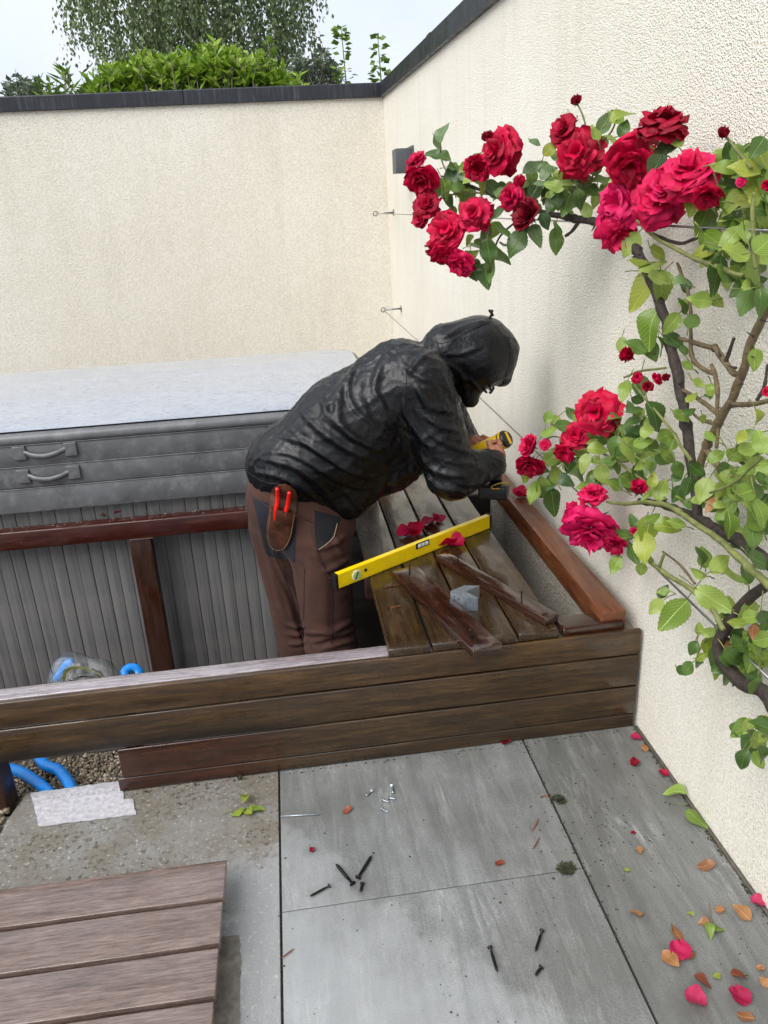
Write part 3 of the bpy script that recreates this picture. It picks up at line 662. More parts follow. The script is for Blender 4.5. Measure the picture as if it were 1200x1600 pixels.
# trousers
hipN, hipF = A(497, 838, 2.70), A(437, 822, 2.90)
kneN, kneF = A(517, 1005, 2.68), A(468, 1000, 2.92)
ankN = kneN+np.array([-.02, .02, -.44]); ankF = kneF+np.array([-.03, .0, -.44])
for a in (ankN, ankF): a[2] = -.44
waist = A(462, 765, 2.80)
def sd_trouser(P):
    d = [sd_cone(P, hipN, kneN, .118, .092), sd_cone(P, kneN, ankN, .092, .078), sd_cone(P, hipF, kneF, .118, .086), sd_cone(P, kneF, ankF, .086, .076)]
    leg = smin(smin(d[0], d[1], .04), smin(d[2], d[3], .04), .018)
    hips = sunion([sd_cone(P, A(478, 800, 2.72), A(520, 815, 2.76), .105, .085), sd_cone(P, A(432, 790, 2.76), A(440, 795, 2.92), .105, .11), sd_cone(P, A(447, 770, 2.72), A(450, 770, 2.9), .12, .12)], .06)
    bot = sunion([sd_cone(P, waist, waist+np.array([.02, 0, -.12]), .155, .15), hips], .06)
    return smin(leg, bot, .05)
V, F = nets(sd_trouser, (-.36, 2.45, -.52), (.42, 3.15, .86), .0085)
V = relax(V, F, 2); N = net_normals(V, F)
for i in range(len(V)):
    p = Vector(V[i]); z = p.z
    amp = .004+.006*max(0, 1-abs(z-.02)/.18)+.003*max(0, 1-abs(z-.42)/.15)
    a = ridged(Vector((p.x*5, p.y*5, p.z*17+p.x*9)))*.7+ridged(Vector((p.x*9+4, p.y*9, p.z*28-p.x*12)))*.3
    d = amp*(a-.35)+.004*ridged(Vector((p.x*16, p.y*16, p.z*3)))*(.3 if z > .1 else .6)
    V[i] += N[i]*d*.6
V = V+N*fold_field(V, N, [([(600, 700), (760, 645), (870, 560)], .010, .009), ([(650, 880), (760, 835), (890, 760)], .010, .010), ([(740, 990), (830, 960), (900, 930)], .007, .009), ([(500, 1330), (720, 1340), (920, 1240)], .012, .011), ([(560, 1420), (760, 1370), (940, 1310)], .011, .010), ([(640, 1480), (780, 1440), (940, 1400)], .008, .009), ([(370, 1270), (480, 1300), (560, 1290)], .009, .008), ([(380, 1350), (470, 1360), (560, 1340)], .009, .008), ([(390, 1430), (480, 1430), (560, 1400)], .009, .008), ([(330, 900), (430, 1080), (500, 1300), (570, 1520)], -.012, .010), ([(160, 480), (230, 700), (310, 980), (370, 1200)], .006, .012), ([(250, 620), (330, 800), (400, 980)], .006, .010), ([(760, 560), (800, 700), (880, 820)], .007, .010), ([(560, 500), (590, 640), (640, 760)], .005, .008)], 370, 720, 5)[:, None]
trouser_bvh = BVHTree.FromPolygons([Vector(a) for a in V], [tuple(int(k) for k in q) for q in F])
TV, TF_ = V, F

# jacket and hood
sh = {}
HC = A(752, 553, 2.86)
def sd_jacket(P):
    n_, fr = 2.71, 2.92
    torso = sunion([
        sd_cone(P, A(462, 722, n_), A(540, 672, n_), .150, .175), sd_cone(P, A(540, 672, n_), A(625, 598, n_), .175, .150),
        sd_cone(P, A(462, 722, fr), A(540, 672, fr), .145, .17), sd_cone(P, A(540, 672, fr), A(630, 596, fr), .17, .155),
        sd_cone(P, A(545, 730, 2.76), A(620, 680, 2.78), .125, .16), sd_cone(P, A(550, 755, 2.74), A(600, 720, 2.76), .085, .12),
        sd_cone(P, A(452, 738, 2.74), A(540, 782, 2.72), .105, .07), sd_cone(P, A(436, 728, 2.86), A(440, 726, 2.76), .12, .115)], .07)
    armN = smin(sd_cone(P, A(655, 600, 2.64), A(706, 740, 2.60), .118, .088), sd_cone(P, A(706, 742, 2.60), A(768, 725, 2.64), .082, .054), .04)
    armF = smin(sd_cone(P, A(665, 590, 3.0), A(715, 690, 3.06), .11, .08), sd_cone(P, A(715, 690, 3.06), A(738, 702, 2.95), .075, .05), .04)
    hood = sunion([sd_ell(P, HC, (.127, .125, .128)), sd_cone(P, A(775, 556, 2.86), A(787, 592, 2.86), .088, .03), sd_cone(P, A(734, 560, 2.86), A(734, 622, 2.84), .10, .035),
                   sd_cone(P, A(700, 548, 2.85), A(745, 545, 2.86), .10, .115)], .035)
    cut = sd_cone(P, A(786, 650, 2.86), A(820, 610, 2.86), .062, .03)
    hood = np.maximum(hood, -cut)
    d = smin(torso, armN, .035); d = smin(d, armF, .05); d = smin(d, hood, .03)
    inner = sd_cone(P, waist+np.array([-.05, 0, -.2]), waist+np.array([.02, 0, -.02]), .14, .10)
    return np.maximum(d, -inner)
V, F = nets(sd_jacket, (-.42, 2.36, .36), (.98, 3.26, 1.36), .0068)
V = relax(V, F, 2); N = net_normals(V, F)
tx = np.array(A(625, 598)-A(462, 722)); tx /= np.linalg.norm(tx); sx = np.cross(tx, [0, 1, 0])
wst = A(462, 735); elb = A(712, 732, 2.62)
def crease(x, y, z, k=3): return (1-abs(noise.noise(Vector((x, y, z)))))**k
JFOLD = [([(585, 110), (520, 190), (430, 290), (360, 400), (330, 470)], .010, .012), ([(610, 150), (560, 260), (540, 350), (590, 450), (690, 540)], .012, .013), ([(500, 210), (420, 330), (400, 420), (450, 500), (570, 560)], .012, .013), ([(340, 350), (370, 430), (470, 520), (640, 590)], .012, .013), ([(250, 400), (330, 480), (450, 560), (610, 625)], .011, .012), ([(160, 500), (290, 540), (420, 620), (540, 680)], .010, .011), ([(100, 590), (230, 620), (330, 690), (410, 780)], .010, .011), ([(70, 640), (180, 660), (290, 720), (380, 800)], .008, .009), ([(200, 460), (320, 560), (480, 650), (600, 660)], .008, .009), ([(540, 330), (600, 430), (690, 500)], .010, .010), ([(470, 250), (440, 330), (470, 410), (560, 480)], .008, .008),
    ([(640, 230), (700, 280), (770, 310)], .010, .010), ([(770, 180), (700, 230), (660, 290)], .010, .010), ([(690, 300), (740, 390), (850, 420)], .012, .011), ([(640, 330), (660, 430), (720, 520), (770, 560)], .010, .011), ([(720, 430), (800, 475), (885, 490)], .011, .010), ([(700, 560), (770, 640), (900, 660)], .012, .011), ([(740, 500), (850, 555), (920, 575)], .010, .009), ([(720, 640), (780, 700), (890, 720)], .010, .010), ([(680, 600), (700, 680), (760, 735)], .010, .010), ([(780, 590), (860, 610), (940, 610)], .007, .007), ([(800, 650), (880, 690), (950, 680)], .006, .007),
    ([(780, 150), (880, 95), (970, 75)], .007, .009), ([(800, 205), (880, 195), (960, 160)], .006, .008), ([(850, 280), (900, 300), (950, 350)], .007, .008), ([(800, 230), (860, 270), (880, 330), (890, 400)], .008, .009), ([(780, 250), (820, 330), (860, 400)], .007, .009), ([(990, 90), (1050, 160), (1060, 240), (1030, 310)], .003, .008),
    ([(150, 560), (260, 590), (360, 650), (470, 700), (560, 700)], .007, .008), ([(420, 700), (470, 760), (500, 800)], .008, .009), ([(300, 700), (360, 740), (420, 810)], .006, .007), ([(590, 640), (560, 720), (520, 780)], .008, .010), ([(630, 640), (610, 700), (580, 750)], .008, .009)]
ff_ = fold_field(V, N, JFOLD, 360, 470, 2.4)
for i in range(len(V)):
    p = V[i]; u = float((p-wst)@tx); s = float((p-wst)@sx); y = p[1]
    dh = float(np.linalg.norm(p-HC)); k = .45 if dh < .17 else 1.
    wv = noise.noise_vector(Vector((u, s, y))*6)*.03; u2, s2, y2 = u+wv.x, s+wv.y, y+wv.z
    d = ff_[i]*.72+k*(.005*crease(u2*6+s2*3, s2*16, y2*18, 6)+.003*crease(u2*26, s2*30, y2*30+3, 5)-.003)
    V[i] = p+N[i]*d
JV, JF = V, F

# body: head, hands and what the clothes hide, one mesh
handR = A(777, 712, 2.68); handL = A(742, 694, 2.92)
drill_a = A(735, 712, 2.86); drill_b = A(794, 684, 2.74)     # chuck end and motor cap
def hand_sd(P, wr, palm, fwd, side, nrm, grip):
    d = smin(sd_cone(P, wr, palm, .027, .030), sd_cone(P, palm-side*.022, palm+side*.022, .021, .019), .02)
    for k, (o, ln) in enumerate(((-.033, .85), (-.011, 1.), (.011, .95), (.033, .75))):
        k0 = palm+side*o+fwd*.028; k1 = k0+(fwd*.55+nrm*.62)*.034*ln*1.1; k2 = k1+(nrm*.75-fwd*.5)*.027*ln*1.1; k3 = k2+(-fwd*.85+nrm*.05)*.022*ln
        f = smin(smin(sd_cone(P, k0, k1, .0105, .0095), sd_cone(P, k1, k2, .0092, .0085), .004), sd_cone(P, k2, k3, .0085, .0072), .004); d = smin(d, f, .006)
    t0 = palm-side*.03-fwd*.02; t1 = t0+(-side*.5+fwd*.35+nrm*.5)*.04; t2 = t1+(fwd*.5+nrm*.6+side*.1)*.032
    return smin(d, smin(sd_cone(P, t0, t1, .0125, .0105), sd_cone(P, t1, t2, .0105, .008), .004), .008)
nz = lambda a: np.array(a)/np.linalg.norm(a)
wrR = A(764, 724, 2.65); wrL = A(736, 706, 2.98)
fwR = nz(handR-wrR+np.array([.01, .01, .0])); grip_dn = nz(A(772, 772, 2.72)-A(782, 690, 2.76))
nrR = nz(np.cross(grip_dn, fwR)); nrR = nrR if nrR[1] > 0 else -nrR; sdR = nz(np.cross(nrR, fwR)); sdR = sdR if sdR[2] < 0 else -sdR
VH, FH = nets(lambda P: hand_sd(P, wrR, handR, fwR, sdR, nrR, 0), tuple(handR-.12), tuple(handR+.12), .003)
fwL = nz(handL-wrL+np.array([.02, -.03, .0])); nrL = nz(np.array([.5, -.2, -.6])); nrL = nz(nrL-fwL*(nrL@fwL)); sdL = nz(np.cross(nrL, fwL))
VL, FL = nets(lambda P: hand_sd(P, wrL, handL, fwL, sdL, nrL, 0), tuple(handL-.12), tuple(handL+.12), .003)
FD = nz(np.array([.75, 0, -.66])); HU = nz(np.array([.66, 0, .75])); HD = HC+np.array([.012, 0, -.02])
def sd_body(P):
    sk = sunion([sd_ell(P, HD, (.085, .078, .092)), sd_cone(P, HD+FD*.03-HU*.03, HD+FD*.045-HU*.075, .06, .035), sd_cone(P, HD+FD*.085, HD+FD*.105-HU*.03, .011, .015),
                 sd_cone(P, HD-FD*.02-HU*.05, A(695, 575, 2.86), .045, .045)], .02)
    for s in (-1, 1):
        e = HD+FD*.082+HU*.012+np.array([0, .031*s, 0]); sk = np.maximum(sk, -(np.linalg.norm(P-e, axis=-1)-.013))
        sk = smin(sk, np.linalg.norm(P-(e-FD*.012), axis=-1)-.012, .003)
        sk = smin(sk, sd_cone(P, HD+np.array([0, .078*s, 0]), HD+np.array([0, .082*s, 0])-HU*.035, .014, .01), .006)
    m = HD+FD*.088-HU*.058; sk = smin(sk, sd_cone(P, m+np.array([0, -.02, 0]), m+np.array([0, .02, 0]), .008, .008), .006)
    tr = sunion([sd_cone(P, waist+np.array([.02, 0, 0]), A(625, 600, 2.82), .1, .11), sd_cone(P, A(640, 598, 2.70), A(650, 592, 2.96), .05, .05),
                 sd_cone(P, A(655, 602, 2.66), A(708, 738, 2.61), .05, .045), sd_cone(P, A(708, 738, 2.61), wrR, .042, .028),
                 sd_cone(P, A(665, 592, 3.0), A(715, 690, 3.06), .05, .045), sd_cone(P, A(715, 690, 3.06), wrL, .042, .028),
                 sd_cone(P, hipN, kneN, .08, .055), sd_cone(P, kneN, ankN, .05, .04), sd_cone(P, hipF, kneF, .08, .055), sd_cone(P, kneF, ankF, .05, .04), sd_cone(P, waist, hipN, .09, .07), sd_cone(P, waist, hipF, .09, .07)], .03)
    return smin(sk, tr, .03)
VB, FB = nets(sd_body, (-.35, 2.4, -.52), (.98, 3.2, 1.3), .011)
allV = np.concatenate([VB, VH, VL]); allF = np.concatenate([FB, FH+len(VB), FL+len(VB)+len(VH)])
def npm(name, V, F, mat, par=None):
    return pyd(name, V.tolist(), [tuple(int(k) for k in q) for q in F], mat, par, None, True)
person = npm('person', allV, allF, M['skin'])
tag(person, 'person in a hooded black rain jacket and brown work trousers stooping over the deck', 'person')
npm('trousers', TV, TF_, M['trouser'], person); npm('rain_jacket', JV, JF, M['jacket'], person)
for an, sgn in ((ankN, 1), (ankF, 1)):
    fn = lambda P: np.maximum(sunion([sd_cone(P, an+np.array([0, 0, .04]), an+np.array([0, 0, -.05]), .06, .058), sd_cone(P, an+np.array([.0, 0, -.07]), an+np.array([.17, 0, -.085]), .05, .042)], .03), -(P[..., 2]+.557))
    Vb, Fb = nets(fn, tuple(an+np.array([-.12, -.12, -.14])), tuple(an+np.array([.26, .12, .14])), .009); npm('boot', Vb, Fb, M['boot'], person)
# trouser details laid on the cloth
tro = bpy.data.objects['trousers']
def drape(quad, nu, nv, off, bvh=trouser_bvh, shape=None):
    v, f = [], []; Q = [Vector((a, b)) for a, b in quad]
    for j in range(nv+1):
        for i in range(nu+1):
            a, b = i/nu, j/nv
            if shape: a, b = shape(a, b)
            q = Q[0].lerp(Q[1], a).lerp(Q[3].lerp(Q[2], a), b); r = bvh.ray_cast(CPOS, ray(q.x, q.y))
            if r[0] is None: r = bvh.find_nearest(at(q.x, q.y, 'y', PY-.08))
            o = off(i/nu, j/nv) if callable(off) else off
            v.append(r[0]-ray(q.x, q.y)*o)
    for j in range(nv):
        for i in range(nu): k = j*(nu+1)+i; f.append((k, k+nu+1, k+nu+2, k+1))
    return v, f
v, f = drape([(394, 778), (462, 800), (460, 879), (418, 868)], 10, 10, .003); pyd('back_pocket', v, f, M['navy'], tro, None, True)
v, f = drape([(490, 797), (534, 808), (522, 838), (497, 858)], 8, 8, .003); pyd('side_pocket', v, f, M['charcoal'], tro, None, True)
v, f = drape([(474, 872), (494, 872), (519, 905), (478, 905)], 8, 8, lambda a, b: .006); pyd('cargo_pocket', v, f, M['trouser'], tro, None, True)
v, f = drape([(476, 873), (518, 905), (517, 990), (474, 982)], 10, 14, lambda a, b: .009*min(1, 6*min(a, 1-a, b+.1, 1-b))+.001); pyd('cargo_pocket', v, f, M['trouser'], tro, None, True)
def seam(pts, m=M['thread'], r=.0016):
    P = []
    for q in smoothpath([(x, y, 0) for x, y in pts], 5):
        h = trouser_bvh.ray_cast(CPOS, ray(q.x, q.y))
        if h[0] is not None: P.append(h[0]-ray(q.x, q.y)*.003)
    if len(P) > 2: v, f = tube_vf(P, r, 5); pyd('seam', v, f, m, tro, None, True)
for s in ([(390, 772), (425, 795), (470, 808), (492, 818)], [(491, 800), (495, 860), (517, 910), (518, 1005)], [(476, 873), (474, 985)], [(425, 860), (455, 930), (480, 1020)], [(474, 985), (518, 993)]): seam(s)
seam([(522, 838), (513, 848), (498, 859)], M['stitch']); seam([(527, 818), (522, 838)], M['stitch'])
jk = bpy.data.objects['rain_jacket']; jbvh = BVHTree.FromPolygons([Vector(a) for a in JV], [tuple(int(k) for k in q) for q in JF])
def jseam(pts, r=.0018):
    P = []
    for q in smoothpath([(360+x/2.4, 470+y/2.4, 0) for x, y in pts], 7):
        h = jbvh.ray_cast(CPOS, ray(q.x, q.y))
        if h[0] is not None: P.append(h[0]-ray(q.x, q.y)*.0008)
    if len(P) > 2: v, f = tube_vf(P, r, 5); pyd('seam', v, f, M['jacket'], jk, None, True)
for q in ([(565, 105), (600, 160), (650, 230), (660, 330), (650, 430), (640, 520), (650, 600)], [(780, 160), (830, 150), (900, 110), (985, 75)], [(770, 140), (790, 200), (830, 270), (850, 340), (890, 430)], [(60, 640), (130, 680), (240, 700), (320, 760), (420, 815), (490, 815)], [(905, 575), (930, 610), (935, 660), (920, 700)], [(1045, 130), (1050, 220), (1020, 320)]): jseam(q)
# jacket toggles
for c in (A(768, 491, 2.86), A(763, 613, 2.80)):
    v, f = [], []
    for k in range(4): o = Vector(c)+Vector((random.gauss(0, .006), random.gauss(0, .004), random.gauss(0, .005))); tube_vf([o, o+Vector((random.uniform(-.012, .012), 0, .012))], .005, 6, True, v, f)
    pyd('cord_toggle', v, f, M['black_plastic'], bpy.data.objects['rain_jacket'], None, True)
both_bvh = BVHTree.FromPolygons([Vector(a) for a in TV]+[Vector(a) for a in JV], [tuple(int(k) for k in q) for q in TF_]+[tuple(int(k)+len(TV) for k in q) for q in JF])
# tool holster with pliers
hol = empty('tool_holster', A(442, 810, 2.6), 'worn brown leather tool holster on the back of the trousers', 'holster')
def oval(a, b):
    h = b*1.0; wid = 1.0
    if b < .2: wid = math.sqrt(max(0, 1-((.2-b)/.2)**2))*.92+.08
    if b > .72: wid = math.sqrt(max(0, 1-((b-.72)/.28)**2))*.85+.1
    return .5+(a-.5)*wid, b
q1 = [(425, 752), (467, 760), (454, 864), (412, 858)]
v, f = drape(q1, 10, 16, lambda a, b: .010, shape=oval, bvh=both_bvh); hb = pyd('back_leather', v, f, M['leather'], hol, None, True)
q2 = [(420, 794), (463, 803), (453, 863), (412, 857)]
def oval2(a, b):
    wid = 1.0
    if b > .55: wid = math.sqrt(max(0, 1-((b-.55)/.45)**2))*.86+.1
    return .5+(a-.5)*wid, b
v, f = drape(q2, 12, 14, lambda a, b: .014+.02*math.sqrt(max(0, 1-(2*a-1)**2))*(1-.55*b), shape=oval2, bvh=both_bvh); pyd('pouch', v, f, M['leather'], hol, None, True)
def edge_stitch():
    P = []
    for k in range(25):
        b = k/24; a0 = 0.06
        a, bb = oval2(.07, b); P.append((a, bb))
    P2 = [(1-a, b) for a, b in reversed(P)]; R = []
    for a, b in P+P2:
        Q = [Vector(x) for x in q2]; q = Q[0].lerp(Q[1], a).lerp(Q[3].lerp(Q[2], a), b); h = both_bvh.ray_cast(CPOS, ray(q.x, q.y))
        if h[0] is None: h = both_bvh.find_nearest(at(q.x, q.y, 'y', PY-.08))
        R.append(h[0]-ray(q.x, q.y)*.0235)
    v, f = [], []
    for k in range(0, len(R)-1): tube_vf([R[k], R[k].lerp(R[k+1], .6)], .0011, 4, True, v, f)
    pyd('stitching', v, f, M['stitch'], hol)
edge_stitch()
pl = empty('pliers', A(440, 800, 2.58), 'pair of red handled pliers tucked in the leather holster', 'pliers')
def onhol(x, y, o):
    h = both_bvh.ray_cast(CPOS, ray(x, y)); h = h if h[0] is not None else both_bvh.find_nearest(at(x, y, 'y', PY-.08)); return h[0]-ray(x, y)*o
tube('grip', pl, M['red_grip'], [onhol(433, 763, .026), onhol(434, 780, .028), onhol(431, 798, .024), onhol(430, 812, .02)], [.0065, .0078, .008, .007], 8)
tube('grip', pl, M['red_grip'], [onhol(452, 769, .026), onhol(450, 785, .030), onhol(446, 802, .024), onhol(443, 815, .02)], [.0065, .0078, .008, .007], 8)
tube('jaw', pl, M['steel'], [onhol(436, 812, .017), onhol(435, 830, .016)], [.008, .006], 8, 3)

# cordless drill in the right hand
dr = empty('cordless_drill', A(772, 765, 2.72), 'yellow and black cordless drill in the hand of the worker by the wall', 'drill')
ax = Vector(drill_b-drill_a).normalized(); da, db = Vector(drill_a), Vector(drill_b)
def lathe_on(name, prof, o, axis, m, par=None, n=16):
    v, f = lathe_vf(prof, n); return pyd(name, v, f, m, par or dr, Matrix.Translation(o) @ axis.to_track_quat('Z', 'Y').to_matrix().to_4x4(), True)
Ld = (db-da).length
lathe_on('gear_case', [(.012, -.05), (.018, -.04), (.021, -.02), (.023, 0), (.028, .01), (.031, .05), (.031, Ld-.035)], da, ax, M['tool_yellow'])
lathe_on('motor_cap', [(.0315, Ld-.034), (.034, Ld-.03), (.034, Ld-.012), (.030, Ld-.003), (.018, Ld)], da, ax, M['black_plastic'])
lathe_on('motor_band', [(.0345, Ld-.026), (.0352, Ld-.024), (.0352, Ld-.017), (.0345, Ld-.015)], da, ax, M['tool_yellow'])
blk_m = box_mesh(.012, .05, .005, .002); mk('cap_stripe', blk_m, M['tool_yellow'], dr, Matrix.Translation(db+ax*.0005) @ ax.to_track_quat('Z', 'Y').to_matrix().to_4x4())
lathe_on('chuck', [(.006, -.13), (.010, -.12), (.018, -.09), (.02, -.06), (.02, -.05)], da, ax, M['black_plastic'])
hA = da.lerp(db, .62); hB = Vector(A(774, 752, 2.72))
tube('handle', dr, M['black_plastic'], [hA, hA.lerp(hB, .5)+Vector((.004, 0, 0)), hB], [.024, .021, .026], 10)
bt = mk('battery', box_mesh(.11, .075, .055, .01), M['black_plastic'], dr, Matrix.Translation(hB+Vector((-.006, 0, -.035))) @ Matrix.Rotation(radians(-25), 4, 'Z'), True)
rr = [hB+Vector((.045*cos(t)*.8+.006, -.042+.01*cos(t), .0+.010*sin(t)-.004)) for t in [2*pi*k/12 for k in range(13)]]
v, f = tube_vf(rr, .0022, 5, False); pyd('yellow_trim', v, f, M['tool_yellow'], bt, None, True)

# ------------------------------------------------------------------ things on the deck
DZ = .3845
lv0 = at(524, 920, 'z', DZ); lv1 = at(764, 824, 'z', DZ); ld = (lv1-lv0); LL = ld.length; lm = Matrix.Translation((lv0+lv1)/2+Vector((0, 0, .0285))) @ frame(ld)
lev = empty('spirit_level', (lv0+lv1)/2, 'yellow spirit level lying on edge across the deck boards', 'spirit level')
mk('body', box_mesh(LL-.012, .022, .054, .0018), M['yellow'], lev, lm)
for s in (-1, 1): mk('end_cap', box_mesh(.010, .024, .056, .002), M['black_plastic'], lev, lm @ Matrix.Translation((s*(LL/2-.002), 0, 0)))
def disc(par, name, m, x, z, r, y=-.0112, t=.002, n=20):
    v, f = lathe_vf([(r, 0), (r, t)], n); return pyd(name, v, f, m, par, lm @ Matrix.Translation((x, y, z)) @ Matrix.Rotation(pi/2, 4, 'X'))
disc(lev, 'vial_ring', M['white_paint'], -LL/2+.085, -.002, .019); vv = disc(lev, 'vial', M['vial'], -LL/2+.085, -.002, .0155, -.0125, .0025)
mk('vial_line', box_mesh(.003, .002, .028, 0), M['black_plastic'], vv, lm @ Matrix.Translation((-LL/2+.083, -.0155, -.002)) @ Matrix.Rotation(.5, 4, 'Y'))
disc(lev, 'hang_hole', M['black_plastic'], -LL/2+.125, .004, .006)
cx = .015
mk('vial_window', box_mesh(.066, .003, .022, .001), M['black_plastic'], lev, lm @ Matrix.Translation((cx, -.0108, .0165)))
wv_ = mk('vial', box_mesh(.05, .003, .013, .001), M['white_paint'], lev, lm @ Matrix.Translation((cx+.002, -.0125, .0165)))
for dx in (-.008, .008): mk('vial_line', box_mesh(.0015, .001, .013, 0), M['black_plastic'], wv_, lm @ Matrix.Translation((cx+dx, -.0146, .0165)))
mk('edge_groove', box_mesh(LL-.03, .001, .0015, 0), M['tool_yellow'], lev, lm @ Matrix.Translation((0, -.0113, -.018)))

def screw_mesh(Ls, r, name):
    prof = [(.0005, 0), (r*.7, Ls*.06), (r, Ls*.12)]
    z = Ls*.12; k = 0
    while z < Ls*.68: prof += [(r*1.15, z+.0012), (r*.75, z+.0022)]; z += .0026
    prof += [(r*.8, Ls*.7), (r*.8, Ls*.93), (r*1.2, Ls*.95), (r*2.1, Ls*.99), (r*2.1, Ls)]
    v, f = lathe_vf(prof, 10); me = bpy.data.meshes.new(name); me.from_pydata([tuple(a) for a in v], [], f); me.update(); return me
def batten(tl, tr, br, bl, z, label, scr):
    P = [at(*q, 'z', z) for q in (tl, tr, br, bl)]; a = (P[0]+P[1])/2; b = (P[2]+P[3])/2; wd = ((P[1]-P[0]).length+(P[2]-P[3]).length)/2
    b_ = empty('timber_batten', (a+b)/2-Vector((0, 0, z-DZ)), label, 'batten', 'loose battens on the deck')
    th = z-DZ-.0005; plank('batten', b_, M['batten'], a-Vector((0, 0, th/2)), b-Vector((0, 0, th/2)), wd*.97, th, bev=.0025, wob=.001, cuts=10)
    for x, y in scr:
        q = at(x, y, 'z', z); mk('screw', screw_mesh(.046, .0026, 'screw'), M['black_screw'], b_, Matrix.Translation(q+Vector((0, 0, -.012))) @ Matrix.Rotation(random.uniform(-.12, .12), 4, 'X'), True)
batten((613, 893), (650, 881), (783, 1004), (741, 1019), DZ+.026, 'nearer wet dark batten overhanging the front edge of the deck with two screws upright', [(640, 895), (735, 998)])
batten((682, 868), (697, 862), (875, 958), (850, 967), DZ+.026, 'slimmer dark batten with two upright screws lying nearer the right wall', [(715, 880), (815, 940)])
# nested angle brackets
bc = at(733, 944, 'z', DZ); nb = 12
def bracket_mesh():
    bm = bmesh.new(); v, f = [], []
    L1, W, T = .062, .046, .0024
    P = [(0, 0), (L1, 0), (L1, T), (T, T), (T, L1), (0, L1)]
    me = bpy.data.meshes.new('angle_bracket'); n = len(P); v = [(x, y, 0) for x, y in P]+[(x, y, W) for x, y in P]
    me.from_pydata(v, [], [tuple(reversed(range(n))), tuple(range(n, 2*n))]+[(i, (i+1) % n, n+(i+1) % n, n+i) for i in range(n)]); me.update(); return me
bme = bracket_mesh()
v, f = lathe_vf([(.0036, 0), (.0036, .0004)], 10); hole_me = bpy.data.meshes.new('screw_hole'); hole_me.from_pydata([tuple(a) for a in v], [], f); hole_me.update()
for i in range(nb):
    m = Matrix.Translation(bc) @ Matrix.Rotation(radians(-62), 4, 'Z') @ Matrix.Translation((.0029*i-.042, .0029*i-.042, 0))
    o = mk('angle_bracket', bme, M['zinc'], None, m)
    tag(o, 'outermost zinc angle bracket of the nested stack, its holed face towards the near batten' if i == 0 else ('innermost zinc angle bracket of the nested stack between the two battens' if i == nb-1 else 'zinc angle bracket nested in the middle of the stack between the battens'), 'bracket', 'nested angle brackets')
    if i == 0:
        for hx, hz in ((.018, .033), (.030, .014), (.042, .033), (.054, .014)):
            mk('screw_hole', hole_me, M['black_plastic'], o, m @ Matrix.Translation((hx, -.0003, hz)) @ Matrix.Rotation(pi/2, 4, 'X'))
o = tube('nail', None, M['steel'], [at(684, 877, 'z', DZ+.003), at(716, 897, 'z', DZ+.003)], .0018, 6, 0); tag(o, 'thin bright nail beside the slimmer batten on the deck', 'nail')
# wood splinters
for k, (x, y, x2, y2) in enumerate([(600, 918, 622, 914), (610, 950, 626, 946)]):
    p, q = at(x, y, 'z', DZ+.002), at(x2, y2, 'z', DZ+.002); o = plank('wood_splinter', None, M['cedar'], p, q, .006, .003, bev=.001, cuts=0)
    tag(o, ('larger pale wood splinter on the deck board left of the near batten', 'small pale wood splinter nearest the front left of the deck')[k], 'splinter')

# ------------------------------------------------------------------ loose deck panel in the foreground
lpn = empty('deck_panel', (-.6, 1.35, 0), 'loose panel of damp violet brown deck planks lying on the paving', 'deck panel')
edges = [((0, 1388), (356, 1343)), ((0, 1453), (350, 1406)), ((0, 1525), (343, 1480)), ((0, 1597), (334, 1566))]
py = [1.588, 1.459, 1.332, 1.205, 1.078, .951]
for i in range(5):
    yc = (py[i]+py[i+1])/2; plank('deck_plank', lpn, M['panelwood'], (-1.25, yc+.010, .068), (-.268-.002*i, yc, .068), py[i]-py[i+1]-.013, .026, bev=.002, cuts=14)
for xb in (-.36, -.95): plank('cross_batten', lpn, M['fascia_red'], (xb, .96, .0275), (xb, 1.575, .0275), .05, .053)

# ------------------------------------------------------------------ pit: gravel, hoses, bag
icos = []
bm = bmesh.new(); bmesh.ops.create_icosphere(bm, subdivisions=1, radius=1); iv = [x.co.copy() for x in bm.verts]; ifc = [tuple(q.index for q in p.verts) for p in bm.faces]; bm.free()
gb = blk('gravel_bed', None, M['earth'], -1.9, -.2, 2.005, 2.55, -.55, -.055, .01); tag(gb, kind='structure')
def pebbles(name, n, fx, s0, s1, mat):
    v, f = [], []
    for i in range(n):
        c = fx(); s = random.uniform(s0, s1); b = len(v); sq = Vector((random.uniform(.7, 1.3), random.uniform(.7, 1.3), random.uniform(.5, .9)))*s; rot = Matrix.Rotation(random.random()*6, 3, 'Z')
        for q in iv: v.append(rot @ Vector((q.x*sq.x, q.y*sq.y, q.z*sq.z))+Vector(c))
        f += [tuple(b+k for k in t) for t in ifc]
    o = pyd(name, v, f, mat, None, None, True); tag(o, kind='stuff'); return o
def pebcol():
    t = NT('mixed gravel'); g_ = t.n('NewGeometry'); r = g_.outputs['Random Per Island']
    return t.fin(t.ramp(r, [(0, L(70, 62, 52)), (.4, L(116, 104, 86)), (.75, L(150, 134, 108)), (1, L(186, 176, 160))]), .6)
PC = pebcol()
o = pebbles('gravel', 5200, lambda: (random.uniform(-1.1, -.5), random.uniform(1.995, 2.26), -.055+random.uniform(0, .012)), .003, .0075, PC); tag(o, 'fine tan gravel under the front boards around the blue hoses', 'gravel')
o = pebbles('gravel', 300, lambda: (random.uniform(-1.15, -.94), random.uniform(1.72, 2.0), -.02+random.uniform(0, .012)), .006, .016, PC); tag(o, 'coarse stones beside the broken slab corner', 'gravel')
def hose(pts, r, label):
    h = empty('hose', pts[0], label, 'hose', 'blue hoses'); P = smoothpath(pts, 18); n = len(P)
    tube('pipe', h, M['blue'], P, [r*(1+.035*(i % 2)) for i in range(n)], 14, 0)
zz = -.02
